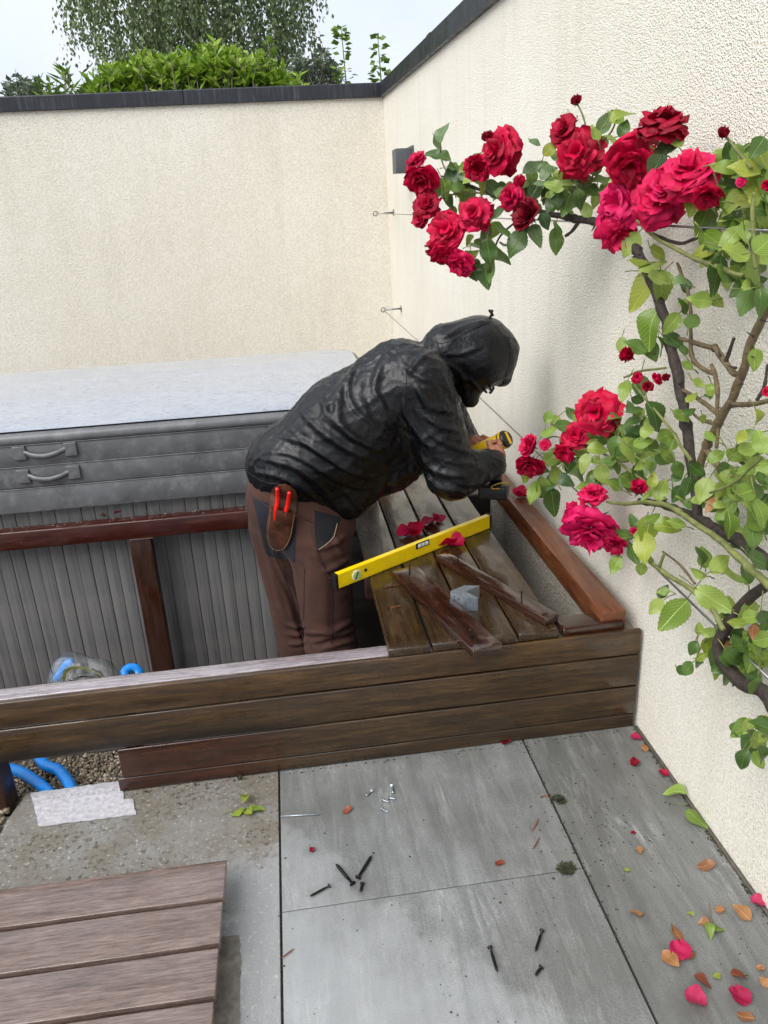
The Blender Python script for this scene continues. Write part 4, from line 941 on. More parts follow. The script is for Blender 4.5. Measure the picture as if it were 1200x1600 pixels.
hose([(-1.02, 2.22, -.03), at(30, 1205, 'z', zz), at(52, 1218, 'z', zz), at(70, 1232, 'z', zz), at(86, 1250, 'z', -.035)], .017, 'left blue hose curving through the gravel under the front boards')
hose([(-.93, 2.26, -.03), at(72, 1196, 'z', zz), at(92, 1204, 'z', zz), at(108, 1224, 'z', zz), at(118, 1250, 'z', -.035)], .017, 'right blue hose curving through the gravel under the front boards')
bagp = at(128, 1062, 'y', 2.45)
bag = empty('plastic_bag', (bagp.x, 2.45, -.05), 'clear plastic bag holding a black pipe coil behind the front rail', 'bag')
def sd_bag(P):
    return sunion([sd_cone(P, at(118, 1056, 'y', 2.45), at(155, 1060, 'y', 2.42), .068, .052), sd_cone(P, at(115, 1052, 'y', 2.45), at(75, 1088, 'y', 2.45), .035, .02), sd_cone(P, at(130, 1052, 'y', 2.45), at(200, 1072, 'y', 2.42), .042, .012)], .03)
V, F = nets(sd_bag, (-1.25, 2.25, -.15), (-.5, 2.65, .25), .01); N = net_normals(V, F)
for i in range(len(V)): p = Vector(V[i]); V[i] += N[i]*(.016*ridged(Vector((p.x*9, p.y*9, p.z*9+p.x*8)))+.004*ridged(p*34))
npm('film', V, F, M['film'], bag)
cc = at(135, 1066, 'y', 2.43)
for k in range(5):
    R_ = .044-.002*k; P = [cc+Vector((R_*cos(t)*1.3, -.025+.012*k, R_*sin(t))) for t in [2*pi*j/18 for j in range(19)]]
    v, f = tube_vf(P, .007, 7, False); pyd('pipe_coil', v, f, M['black_plastic'], bag, None, True)
P = [at(x, y, 'y', 2.33) for x, y in ((98, 1066), (104, 1050), (120, 1046), (140, 1050), (158, 1060), (168, 1070))]; P = smoothpath(P, 5); v, f = [], []
for p in P: v += [p+Vector((0, 0, .012)), p+Vector((0, .02, -.010))]
f = [(2*i, 2*i+1, 2*i+3, 2*i+2) for i in range(len(P)-1)]; pyd('label_strip', v, f, M['label'], bag, None, True)
tube('blue_pipe', bag, M['blue'], [at(88, 1062, 'y', 2.5), at(104, 1040, 'y', 2.5), at(114, 1034, 'y', 2.5)], [.014, .017, .014], 10, 5)
# blue pipe end standing near the post
pe = empty('pipe_end', at(207, 1060, 'y', 2.55), 'blue pipe end with a dark opening standing near the brown post', 'pipe')
c = at(207, 1056, 'y', 2.55); v, f = lathe_vf([(.042, -.2), (.042, -.008), (.036, .0), (.012, .004), (.010, -.03)], 20)
pyd('tube_wall', v, f, M['blue'], pe, Matrix.Translation(c+Vector((0, 0, .01))) @ Matrix.Rotation(radians(40), 4, 'X') @ Matrix.Rotation(radians(18), 4, 'Y'), True)
v, f = tube_vf([(.0, .0, -.03), (0, 0, -.002)], .0105, 18); pyd('opening', v, f, M['black_plastic'], pe, Matrix.Translation(c+Vector((0, 0, .01))) @ Matrix.Rotation(radians(40), 4, 'X') @ Matrix.Rotation(radians(18), 4, 'Y'))

# ------------------------------------------------------------------ climbing rose
R2 = random.Random(21)
def leaf_geo(w=.64, fold=.22, droop=.2, serr=.035, twist=0., n=17, seed=0):
    rg = random.Random(seed); v, f, uv = [], [], []
    ph = rg.random()*6
    for i in range(n):
        t = i/(n-1); hw = w/2*(sin(pi*min(1, t**.78))**.85 if 0 < t < 1 else 0)
        z = -droop*t*t+.03*sin(t*7+ph); s = serr*(1 if i % 2 else -.3)*(0 < i < n-1)
        for sd_, k in ((-1, 0), (0, 1), (1, 2)):
            h = (hw+s)*sd_; wv = .035*sin(t*9+ph+sd_)*abs(sd_)
            v.append(Vector((h*cos(twist*t), t, z+abs(h)*fold+wv+h*sin(twist*t)))); uv.append((.5+sd_*.5*(hw/(w/2)), t))
    for i in range(n-1):
        a = i*3
        for k in (0, 1): f.append((a+k, a+k+1, a+k+4, a+k+3))
    return v, f, uv
def mesh_uv(name, v, f, uv, mat):
    me = bpy.data.meshes.new(name); me.from_pydata([tuple(a) for a in v], [], f); me.update()
    l = me.uv_layers.new(name='UVMap'); vi = np.zeros(len(me.loops), np.int32); me.loops.foreach_get('vertex_index', vi)
    l.data.foreach_set('uv', np.array(uv, np.float32)[vi].ravel()); me.materials.append(mat)
    me.polygons.foreach_set('use_smooth', [True]*len(me.polygons)); return me
LG = [leaf_geo(w, fo, dr_, .02, tw, 21, i) for i, (w, fo, dr_, tw) in enumerate([(.6, .55, .45, .4), (.64, -.15, .3, .2), (.58, .3, -.2, -.5), (.62, .2, .18, 0), (.7, .3, .3, .3), (.56, .12, .1, -.3), (.66, .4, .35, .15), (.74, .15, .25, -.15)])]
LM = {k: [mesh_uv('leaf_'+k, *g_, M['leaf_'+k]) for g_ in LG] for k in ('dark', 'blue', 'light', 'yellow', 'brown', 'rust')}
def leaf_matrix(c, d, n, ln):
    d = d.normalized(); n = (n-d*n.dot(d)).normalized(); x = d.cross(n)
    b = c-d*ln*.5
    return Matrix(((x.x*ln, d.x*ln, n.x*ln, b.x), (x.y*ln, d.y*ln, n.y*ln, b.y), (x.z*ln, d.z*ln, n.z*ln, b.z), (0, 0, 0, 1)))
def ydep(px, py):
    yw = at(px, py, 'x', .89)[1] if px > 700 else 9
    return min(yw, 2.28+(900-px)*.0013)
rose = empty('climbing_rose', (.93, 1.15, 0), 'climbing rose with crimson blossoms trained on wires along the right wall', 'rose bush')
def P3(x, y, dy=0): return at(x, y, 'y', ydep(x, y)+dy)
def cane(pts, rad, m, dy=.03, n=9):
    P = smoothpath([P3(x, y, dy) for x, y in pts], 8); R_ = []
    for i in range(len(P)):
        t = i/8; k = min(int(t), len(rad)-2); b = rad[k]+(rad[k+1]-rad[k])*(t-k); q = noise.noise_vector(P[i]*22)
        R_.append(b*(1+.16*noise.noise(P[i]*60)+(.28 if R2.random() < .07 else 0))); P[i] = P[i]+q*b*.55
    v, f = tube_vf(P, R_, n); return pyd('cane', v, f, m, rose, None, True)
dk, bn, gn = M['cane_dark'], M['cane_brown'], M['cane_green']
# base of the plant, outside the frame below right
gp = at(1290, 1230, 'x', .93)
tube('cane', rose, dk, [(.945, .98, .0), (.94, 1.02, .25), P3(1215, 1118, .02), P3(1160, 1068, .02), P3(1130, 1035, .02), P3(1124, 1000, .02), P3(1165, 940, .05), P3(1215, 905, .04)], [.02, .018, .0155, .015, .014, .013, .012, .011], 10)
cane([(1240, 915), (1190, 872), (1130, 832), (1093, 812), (1040, 790), (1000, 782)], [.013, .013, .012, .0115, .010, .008], dk)
cane([(1090, 815), (1082, 740), (1074, 690), (1066, 620), (1056, 570), (1040, 508), (1033, 482), (1012, 430), (1000, 402), (985, 378), (950, 352), (905, 342), (880, 338)], [.011, .0115, .012, .012, .013, .012, .012, .011, .011, .012, .012, .011, .009], dk)
cane([(880, 338), (840, 330), (800, 318), (760, 300), (720, 285), (690, 275)], [.009, .007, .006, .005, .004, .003], dk)
cane([(905, 345), (895, 360), (882, 370)], [.006, .005, .004], dk)
cane([(1085, 760), (1102, 702), (1122, 660), (1144, 623), (1167, 559), (1185, 510), (1215, 440)], [.010, .0095, .009, .009, .009, .0085, .008], bn)
cane([(1160, 580), (1146, 582), (1125, 555), (1116, 545), (1084, 535), (1062, 528)], [.007, .007, .0065, .006, .005, .004], bn)
cane([(1133, 566), (1140, 548), (1147, 528)], [.0045, .004, .0035], dk); cane([(1116, 545), (1108, 542)], [.007, .006], bn)
cane([(1144, 632), (1175, 632), (1205, 626)], [.006, .005, .005], bn); cane([(1184, 625), (1195, 600), (1200, 570)], [.004, .003, .003], dk)
cane([(1120, 665), (1095, 655), (1075, 640)], [.005, .004, .003], bn); cane([(1120, 700), (1122, 640), (1118, 590), (1112, 570)], [.004, .0045, .005, .004], bn)
cane([(1118, 585), (1090, 570), (1080, 545), (1078, 470), (1066, 430), (1058, 410)], [.005, .005, .005, .004, .004, .003], bn)
cane([(1102, 702), (1130, 735), (1150, 760)], [.008, .008, .007], bn)
cane([(1121, 645), (1095, 625), (1066, 608)], [.005, .005, .004], bn)
cane([(948, 785), (985, 787), (1024, 785), (1060, 800), (1116, 838), (1165, 880), (1215, 930)], [.004, .005, .006, .0065, .007, .008, .008], gn, -.03)
cane([(1019, 882), (1050, 902), (1084, 924), (1110, 950), (1130, 985)], [.0055, .006, .006, .006, .006], gn, -.02)
cane([(1030, 885), (1038, 865)], [.004, .0035], gn, -.02); cane([(1036, 862), (1065, 885), (1086, 912)], [.0025, .003, .003], bn, 0)
cane([(995, 345), (1025, 372), (1060, 392), (1105, 412), (1160, 430)], [.003, .004, .0045, .005, .005], gn, -.03)
cane([(990, 600), (1010, 625), (1040, 660), (1060, 690), (1080, 720)], [.003, .003, .0035, .004, .004], gn, -.02)
cane([(1040, 575), (1000, 580), (975, 590)], [.003, .003, .0025], gn); cane([(1020, 365), (1060, 380), (1090, 372)], [.004, .004, .004], dk, .04)
cane([(860, 660), (890, 680), (930, 700), (990, 740), (1040, 780)], [.0025, .003, .0035, .004, .004], gn)
cane([(845, 690), (868, 682), (895, 695)], [.0022, .0022, .003], gn, -.02); cane([(900, 158), (912, 185), (918, 215)], [.002, .0025, .0025], gn)
cane([(1135, 215), (1155, 238), (1175, 262)], [.0025, .003, .003], gn, -.02); cane([(655, 330), (690, 310), (735, 300), (790, 310)], [.002, .0025, .003, .004], gn)
cane([(700, 375), (730, 350), (770, 330), (820, 325)], [.002, .003, .004, .005], gn); cane([(688, 212), (690, 250), (705, 275), (740, 292)], [.0015, .002, .0025, .003], gn)
cane([(770, 395), (785, 365), (815, 340)], [.003, .003, .003], dk); cane([(968, 175), (955, 205), (935, 235), (925, 280)], [.002, .0025, .003, .003], gn)
cane([(1192, 1150), (1215, 1140), (1240, 1120)], [.003, .003, .004], gn, -.02); cane([(1090, 1020), (1110, 990), (1128, 985)], [.002, .003, .003], gn)
cane([(1178, 300), (1176, 350), (1182, 420)], [.003, .004, .004], gn, -.05); cane([(1110, 770), (1150, 752), (1190, 715)], [.003, .003, .003], gn, -.03)
# thorns and cut spurs
v, f = [], []
for x, y, dx, dy in [(1150, 575, -14, -4), (1170, 555, 10, 4), (1178, 525, -12, -6), (1160, 600, -10, 2), (1140, 632, 12, 4), (1108, 690, -9, -5), (1132, 640, -10, -4), (1060, 600, 10, -3), (1048, 540, -10, -5), (1000, 398, -14, 4), (1070, 660, 10, 2), (1190, 500, 10, 3), (930, 352, -6, 10), (915, 346, -4, -10), (1125, 556, -3, -10)]:
    tube_vf([P3(x, y, .02), P3(x+dx, y+dy, .015)], [.0035, .0006], 5, True, v, f)
o = pyd('thorns', v, f, dk, rose); o['kind'] = 'stuff'

# leaves: (x, y, length in photo pixels, tip angle in degrees, tone)
LV = [(691, 205, 30, 80, 'blue'), (683, 222, 26, 110, 'blue'), (676, 240, 24, 130, 'dark'), (694, 246, 24, -50, 'dark'), (724, 264, 32, 75, 'blue'), (707, 275, 34, 95, 'blue'), (696, 290, 30, -70, 'light'), (716, 292, 24, 20, 'dark'), (754, 288, 30, -70, 'yellow'), (772, 294, 28, -30, 'blue'), (748, 240, 24, 60, 'dark'), (780, 335, 30, -120, 'blue'), (787, 360, 34, -20, 'dark'), (806, 380, 42, -115, 'dark'), (837, 366, 32, -80, 'blue'), (852, 346, 26, -60, 'blue'), (869, 377, 38, -80, 'dark'), (770, 424, 44, -75, 'dark'), (741, 424, 42, -80, 'dark'), (757, 428, 38, -95, 'dark'), (782, 400, 34, -30, 'dark'), (733, 403, 30, 40, 'light'), (750, 385, 30, -10, 'blue'), (759, 366, 28, -100, 'blue'), (764, 395, 34, -70, 'dark'),
 (860, 232, 26, 35, 'yellow'), (832, 264, 30, 20, 'blue'), (854, 268, 28, 60, 'blue'), (865, 290, 32, 150, 'light'), (837, 296, 28, 60, 'blue'), (871, 312, 30, -90, 'dark'), (890, 284, 30, 180, 'light'), (905, 292, 28, -30, 'dark'), (885, 318, 34, -110, 'dark'), (905, 312, 30, -80, 'dark'), (925, 300, 30, -50, 'dark'), (860, 318, 28, -100, 'blue'), (940, 285, 30, 10, 'dark'), (845, 282, 24, 170, 'blue'), (972, 178, 36, 30, 'yellow'), (945, 192, 34, 60, 'blue'), (930, 206, 28, 100, 'light'), (958, 218, 34, 150, 'light'), (975, 200, 26, 70, 'dark'), (1025, 258, 38, -110, 'blue'), (1048, 228, 34, 60, 'blue'), (1058, 215, 28, 110, 'light'), (1012, 232, 24, 160, 'light'), (930, 262, 26, 90, 'dark'), (780, 300, 22, 140, 'dark'), (812, 306, 24, 30, 'blue'), (825, 316, 24, -140, 'light'), (700, 262, 22, 170, 'dark'), (735, 280, 24, 20, 'light'), (818, 350, 26, -60, 'blue'), (893, 198, 22, -60, 'blue'), (836, 222, 18, -30, 'blue'),
 (1085, 312, 44, -100, 'yellow'), (1120, 285, 44, 20, 'light'), (1140, 320, 44, -60, 'light'), (1100, 345, 44, -110, 'light'), (1125, 430, 58, -95, 'dark'), (1165, 468, 46, -100, 'dark'), (1150, 400, 52, -20, 'light'), (1185, 420, 54, -60, 'light'), (1190, 240, 48, 110, 'yellow'), (1165, 262, 44, 150, 'yellow'), (1185, 288, 48, -120, 'yellow'), (1175, 360, 50, -70, 'light'), (1120, 375, 42, -40, 'light'), (1150, 345, 44, 170, 'light'), (1195, 330, 48, -90, 'light'), (1140, 372, 44, -130, 'light'), (1165, 312, 42, 30, 'yellow'), (1195, 380, 46, 40, 'light'), (1190, 470, 44, -80, 'dark'), (1110, 255, 30, 60, 'light'), (1098, 395, 38, -150, 'yellow'), (1135, 262, 36, -20, 'light'), (1205, 270, 44, 80, 'yellow'), (1178, 445, 40, 20, 'light'),
 (1035, 448, 54, -95, 'light'), (1004, 452, 60, -130, 'yellow'), (1018, 412, 40, 40, 'light'), (985, 382, 38, -120, 'light'), (1070, 440, 38, 15, 'blue'), (1050, 505, 36, -130, 'light'), (1082, 500, 32, 60, 'dark'), (1095, 468, 36, 170, 'light'), (1014, 512, 62, -115, 'light'), (1068, 478, 28, 120, 'dark'), (995, 540, 36, 160, 'dark'), (1035, 540, 32, -60, 'dark'), (1180, 562, 34, -80, 'light'), (1018, 548, 34, -80, 'dark'), (1050, 535, 30, -40, 'dark'), (1000, 405, 32, 170, 'yellow'), (1030, 395, 34, -20, 'yellow'), (1120, 470, 28, -30, 'light'),
 (857, 650, 26, 80, 'light'), (858, 674, 28, 40, 'light'), (882, 664, 30, 10, 'dark'), (976, 610, 38, -100, 'light'), (1002, 604, 36, -100, 'dark'), (1025, 650, 52, -70, 'dark'), (992, 640, 30, 20, 'dark'), (934, 701, 34, 5, 'light'), (913, 724, 34, -100, 'light'), (901, 704, 28, 160, 'light'), (967, 724, 36, -60, 'dark'), (985, 701, 44, -70, 'light'), (960, 697, 34, -110, 'dark'), (1039, 682, 28, 10, 'light'), (1046, 714, 34, -20, 'light'), (1018, 734, 36, -40, 'light'), (1034, 764, 44, 60, 'light'), (843, 731, 32, -30, 'dark'), (822, 736, 36, -115, 'yellow'), (862, 713, 36, 60, 'light'), (850, 764, 42, -70, 'light'), (833, 770, 40, -120, 'light'), (866, 785, 48, -70, 'dark'), (882, 750, 36, -30, 'blue'), (869, 741, 34, 100, 'light'), (906, 745, 36, -20, 'blue'), (941, 741, 34, -70, 'light'), (976, 750, 26, 70, 'blue'), (957, 757, 32, 150, 'light'), (1020, 750, 26, 90, 'yellow'), (890, 725, 30, -90, 'dark'), (860, 755, 34, -110, 'blue'), (915, 760, 30, 170, 'light'), (1000, 720, 34, -80, 'light'), (1005, 690, 32, 30, 'light'), (950, 720, 26, 180, 'dark'), (1012, 672, 30, 60, 'light'), (985, 660, 34, -150, 'dark'), (1052, 690, 30, 70, 'light'), (925, 752, 28, -120, 'dark'), (997, 625, 24, -20, 'dark'), (962, 650, 26, 20, 'dark'),
 (1012, 828, 50, -110, 'yellow'), (1006, 855, 52, -95, 'yellow'), (988, 866, 40, -70, 'dark'), (962, 882, 36, -130, 'light'), (1044, 822, 46, -10, 'yellow'), (1002, 890, 26, -100, 'light'), (975, 835, 32, 150, 'dark'), (1020, 808, 30, 30, 'light'), (990, 815, 28, 100, 'dark'),
 (1100, 765, 44, -120, 'light'), (1142, 749, 42, -30, 'light'), (1168, 735, 36, 10, 'light'), (1168, 767, 46, 10, 'light'), (1132, 796, 46, -150, 'light'), (1142, 820, 44, -80, 'light'), (1190, 802, 56, -60, 'light'), (1178, 835, 50, -80, 'dark'), (1097, 869, 32, 90, 'dark'), (1090, 896, 30, 160, 'light'), (1126, 880, 50, 45, 'light'), (1154, 902, 60, -20, 'light'), (1116, 937, 72, -45, 'light'), (1052, 962, 72, -120, 'light'), (1025, 948, 34, -130, 'light'), (1036, 924, 28, 60, 'dark'), (1188, 875, 52, -10, 'dark'), (1110, 988, 30, 20, 'light'), (1093, 982, 24, 80, 'light'), (1083, 1013, 30, -110, 'dark'), (1105, 1012, 34, -80, 'yellow'), (1074, 1045, 32, -110, 'dark'), (1092, 1038, 28, -60, 'dark'), (1119, 1027, 46, -120, 'dark'), (1149, 1028, 44, -30, 'dark'), (1158, 1007, 40, 10, 'dark'), (1181, 1074, 42, -80, 'dark'), (1187, 1025, 44, -50, 'light'), (1152, 972, 30, 170, 'yellow'), (1175, 963, 34, 20, 'light'), (1190, 1132, 44, 150, 'dark'), (1170, 1157, 46, -120, 'dark'), (1160, 1188, 46, -115, 'dark'), (1193, 1182, 46, -70, 'dark'), (1194, 966, 36, -60, 'dark'), (1112, 788, 34, -130, 'brown'), (1172, 700, 40, 30, 'light'), (1195, 745, 44, -60, 'light'), (1120, 712, 36, 40, 'light'), (1150, 712, 36, -30, 'light'), (1190, 690, 40, 110, 'light'), (1160, 680, 30, 60, 'yellow'), (1185, 655, 34, -60, 'yellow'), (1090, 735, 34, -40, 'dark'), (1075, 760, 34, -100, 'dark'), (1060, 735, 32, -60, 'dark'), (1058, 772, 30, -120, 'dark'), (1080, 790, 30, -20, 'dark'), (1175, 985, 30, -100, 'brown'), (1130, 1000, 28, 160, 'brown'),
 (1110, 680, 24, 110, 'light'), (1065, 650, 30, -40, 'light'), (1080, 620, 22, 60, 'yellow'), (1090, 600, 24, -30, 'light'), (1075, 570, 20, 150, 'light'), (1110, 610, 24, -110, 'light')]
extra = []
vS, fS = [], []
for i, (x, y, ln, an, tone) in enumerate(LV):
    for rep in range(2 if (i % 5 < 2 and x > 850) else 1):
        xx, yy, l2, a2 = (x, y, ln, an) if rep == 0 else (x+R2.gauss(0, 14), y+R2.gauss(0, 14), ln*R2.uniform(.6, .9), an+R2.uniform(60, 200))
        yd = ydep(xx, yy)+R2.uniform(-.06, .04)+(.03 if rep else 0)
        c = at(xx, yy, 'y', yd); a = radians(a2+R2.uniform(-12, 12)); d = CR*cos(a)+CU*sin(a)+_f*R2.uniform(-.35, .35)
        nrm = -_f*R2.uniform(.5, 1)+Vector((0, 0, 1))*R2.uniform(.1, .9)+Vector((R2.uniform(-.6, .4), R2.uniform(-.4, .4), R2.uniform(-.3, .3)))
        if nrm.dot(-_f) < .15: nrm = nrm-_f*.6
        ml = l2*yd/FPX*1.1; t2 = tone if rep == 0 else R2.choice(['dark', 'light', tone])
        m = leaf_matrix(c, d, nrm, ml); mk('leaf', R2.choice(LM[t2]), None, rose, m)
        b = c-d.normalized()*ml*.5; e = b-d.normalized()*ml*.45+Vector((R2.uniform(0, .02), R2.uniform(0, .02), R2.uniform(-.01, .015)))
        tube_vf([b+d.normalized()*ml*.04, b.lerp(e, .5)+Vector((0, 0, .002)), e], [.0012, .0013, .0015], 5, True, vS, fS)
o = pyd('leaf_stalks', vS, fS, gn, rose, None, True); o['kind'] = 'stuff'
# leafy filler deep in the crowns, too tangled to count
for tone_ in ('dark', 'light'):
  fv, ff, fuv = [], [], []
  for x0, y0, sx_, sy_, n in [(880, 295, 55, 26, 44), (1155, 345, 40, 75, 66), (960, 705, 65, 42, 56), (1160, 770, 40, 60, 36), (745, 320, 55, 50, 34), (1160, 1010, 34, 45, 44), (1180, 1150, 16, 30, 8)]:
      for k in range(n):
          xx, yy = R2.gauss(x0, sx_), R2.gauss(y0, sy_)
          if ((xx-x0)/sx_)**2+((yy-y0)/sy_)**2 > 2.2: continue
          yd = ydep(xx, yy)+R2.uniform(.02, .1); c = at(xx, yy, 'y', yd)
          if c.x > XW-.03: c.x = XW-.03
          a = R2.uniform(-2.6, .6); d = CR*cos(a)+CU*sin(a)+_f*R2.uniform(-.4, .4); nrm = -_f+Vector((R2.uniform(-.6, .4), R2.uniform(-.4, .4), R2.uniform(-.2, .9)))
          m = leaf_matrix(c, d, nrm, R2.uniform(.035, .06)); g_ = R2.choice(LG); b = len(fv); fv += [m @ q for q in g_[0]]; ff += [tuple(b+j for j in q) for q in g_[1]]; fuv += g_[2]
  o = mk('foliage', mesh_uv('foliage', fv, ff, fuv, M['leaf_'+tone_]), None, rose); o['kind'] = 'stuff'

# blossoms
def petal_grid(W, H, tilt, curl, ruf, rg, nu=7, nv=6):
    pts = []
    for j in range(nv+1):
        t = j/nv; ang = tilt+curl*t*t; w_ = W*(.25+.75*math.sqrt(t)) if t < .75 else W*(.25+.75*math.sqrt(t))*math.sqrt(max(.05, 1-((t-.75)/.3)**2))
        for i in range(nu+1):
            s = i/nu*2-1; r = H*t*.62*(1-.12*s*s); rad = sin(ang)*r+.06; hh = cos(ang)*r
            wav = ruf*t*t*(sin(s*5+rg[0])*.5+sin(s*9+rg[1])*.3)
            pts.append((s*w_, rad+wav*.7-.25*abs(s)**2*W*(1.2-tilt), hh+wav-.05*s*s))
    f = []
    for j in range(nv):
        for i in range(nu): a = j*(nu+1)+i; f.append((a, a+1, a+nu+2, a+nu+1))
    return pts, f
def blossom_mesh(seed, full, mat):
    rg = random.Random(seed); v, f = [], []
    layers = [(3, .10, .32, .75), (4, .28, .42, .85), (5, .55, .5, .95), (6, .85, .58, 1.05), (6, 1.15, .64, 1.12), (5, 1.45, .66, 1.12)]
    nl = 6 if full > .8 else (5 if full > .5 else 3)
    for li, (n, tilt, W, H) in enumerate(layers[:nl]):
        for k in range(n):
            a0 = 2*pi*(k+.5*(li % 2)+rg.uniform(-.2, .2))/n+li*.7
            p, q = petal_grid(W*rg.uniform(.85, 1.15), H*rg.uniform(.85, 1.1), tilt*full*rg.uniform(.8, 1.15)+.05, rg.uniform(.1, .7)*full, .13*rg.uniform(.5, 1.4), (rg.random()*6, rg.random()*6))
            b = len(v); dz = rg.uniform(-.04, .04)-.03*li; jit = Vector((rg.uniform(-.05, .05), rg.uniform(-.05, .05), dz))
            for x, y, z in p: v.append(Vector((x*cos(a0)-y*sin(a0), x*sin(a0)+y*cos(a0), z))+jit)
            f += [tuple(b+j for j in t) for t in q]
    R_ = max(math.hypot(p.x, p.y) for p in v) if nl > 3 else .62
    zc = sum(p.z for p in v)/len(v); v = [(p-Vector((0, 0, zc)))/R_ for p in v]
    me = bpy.data.meshes.new('blossom'); me.from_pydata([tuple(a) for a in v], [], f); me.update(); me.materials.append(mat)
    me.polygons.foreach_set('use_smooth', [True]*len(me.polygons)); return me, min(a.z for a in v)
BM = {}
for tone in ('red', 'pink', 'dark'):
    BM[tone, 'full'] = [blossom_mesh(10+s, .86+.1*s, M['petal_'+tone]) for s in range(5)]
    BM[tone, 'half'] = [blossom_mesh(20+s, .55+.12*s, M['petal_'+tone]) for s in range(4)]
    BM[tone, 'bud'] = [blossom_mesh(30+s, .35, M['petal_'+tone]) for s in range(2)]
def calyx_mesh():
    v, f = lathe_vf([(.03, -.55), (.05, -.35), (.16, -.28), (.2, -.12), (.12, .0)], 8)
    for k in range(5):
        a = 2*pi*k/5; b = len(v)
        for r, z, w_ in ((.15, -.1, .12), (.4, -.12, .1), (.62, -.2, .05), (.78, -.3, .0)):
            for s in (-1, 1): v.append(Vector((r*cos(a)-s*w_*sin(a), r*sin(a)+s*w_*cos(a), z)))
        for i in range(3): f.append((b+2*i, b+2*i+1, b+2*i+3, b+2*i+2))
    me = bpy.data.meshes.new('calyx'); me.from_pydata([tuple(a) for a in v], [], f); me.update(); me.materials.append(gn); return me
CAL = calyx_mesh()
# (x, y, radius px, type, tone, facing: c camera, l left, u up, d down, r away)
BL = [(657, 281, 26, 'half', 'red', 'd'), (650, 251, 17, 'half', 'red', 'u'), (667, 318, 21, 'half', 'red', 'c'), (657, 340, 17, 'half', 'red', 'l'), (697, 358, 29, 'full', 'red', 'c'), (742, 333, 28, 'full', 'red', 'c'), (779, 236, 33, 'full', 'red', 'l'), (746, 262, 20, 'half', 'red', 'd'), (762, 213, 10, 'bud', 'dark', 'u'), (692, 393, 25, 'full', 'red', 'd'), (719, 413, 23, 'half', 'pink', 'd'), (797, 308, 20, 'half', 'red', 'l'), (812, 284, 12, 'bud', 'red', 'u'), (822, 335, 24, 'half', 'dark', 'l'), (880, 202, 24, 'half', 'red', 'l'), (903, 240, 37, 'full', 'red', 'c'), (900, 157, 10, 'bud', 'dark', 'u'),
 (1035, 191, 38, 'full', 'red', 'u'), (985, 254, 38, 'full', 'red', 'd'), (1078, 268, 42, 'full', 'pink', 'u'), (968, 318, 42, 'full', 'pink', 'l'), (964, 366, 33, 'full', 'pink', 'd'), (1028, 312, 42, 'full', 'pink', 'c'), (1106, 308, 24, 'half', 'red', 'd'), (1130, 207, 11, 'bud', 'dark', 'u'), (1199, 290, 9, 'half', 'red', 'c'), (1158, 284, 8, 'half', 'pink', 'c'), (1045, 288, 30, 'half', 'pink', 'c'),
 (980, 554, 17, 'bud', 'red', 'l'), (996, 590, 10, 'half', 'red', 'c'), (1028, 591, 12, 'half', 'red', 'r'), (1012, 604, 10, 'half', 'dark', 'c'), (933, 645, 42, 'full', 'red', 'c'), (900, 680, 24, 'half', 'red', 'c'), (882, 707, 20, 'half', 'red', 'd'), (826, 696, 20, 'half', 'pink', 'l'), (826, 727, 25, 'half', 'red', 'd'), (851, 695, 10, 'half', 'pink', 'c'), (998, 762, 19, 'bud', 'red', 'u'), (922, 832, 50, 'full', 'pink', 'd'), (926, 772, 25, 'half', 'pink', 'u'), (960, 852, 22, 'half', 'pink', 'd'), (1199, 612, 9, 'half', 'red', 'c'), (990, 830, 7, 'half', 'red', 'c'), (1040, 590, 9, 'bud', 'dark', 'c'), (895, 800, 20, 'half', 'pink', 'l')]
FV = {'c': Vector((-.45, -.75, .35)), 'l': Vector((-.85, -.35, .3)), 'u': Vector((-.3, -.35, .9)), 'd': Vector((-.4, -.7, -.45)), 'r': Vector((.5, -.4, .4))}
for i, (x, y, r, ty, tone, fc) in enumerate(BL):
    yd = ydep(x, y)-.045; c = at(x, y, 'y', yd); rad = r*yd/FPX*1.2
    q = (FV[fc]+Vector((R2.uniform(-.25, .25), R2.uniform(-.25, .25), R2.uniform(-.2, .2)))).to_track_quat('Z', 'Y').to_matrix().to_4x4()
    me, zmin = R2.choice(BM[tone, ty]); m = Matrix.Translation(c) @ q @ Matrix.Rotation(R2.random()*6, 4, 'Z') @ Matrix.Diagonal((rad, rad, rad*1.05, 1))
    b = mk('blossom', me, None, rose, m); mk('calyx', CAL, None, b, m @ Matrix.Translation((0, 0, zmin*.8)) @ Matrix.Scale(.75 if ty == 'bud' else .6, 4))

# ------------------------------------------------------------------ litter on the paving
def petal_geo(seed):
    rg = random.Random(seed); v, f, uv = [], [], []; nu, nv = 7, 7; cu = rg.uniform(.5, 1.3); fr = rg.uniform(.03, .07)
    for j in range(nv+1):
        t = j/nv; w_ = .5*(sin(pi*min(1, .12+.8*t))**.7)
        for i in range(nu+1):
            s = i/nu*2-1; v.append(Vector((s*w_*(1+.06*sin(7*t+rg.random())), t, cu*(s*w_)**2*1.6+cu*.5*(t-.4)**2+fr*sin(6*s+seed)*t+fr*sin(9*t+4*s)))); uv.append((i/nu, t))
    for j in range(nv):
        for i in range(nu): a = j*(nu+1)+i; f.append((a, a+1, a+nu+2, a+nu+1))
    return v, f, uv
PM = {k: [mesh_uv('petal_'+k, *petal_geo(s), M['petal_'+k]) for s in range(4)] for k in ('red', 'pink', 'dark', 'wilt')}
LGC = [leaf_geo(.6+.05*i, (.15+.1*i), .12*(i-2), .018, .4*(i-2), 19, 40+i) for i in range(5)]
for k_ in ('brown', 'rust'): LM[k_] = [mesh_uv('leaf_'+k_, *g_, M['leaf_'+k_]) for g_ in LGC]
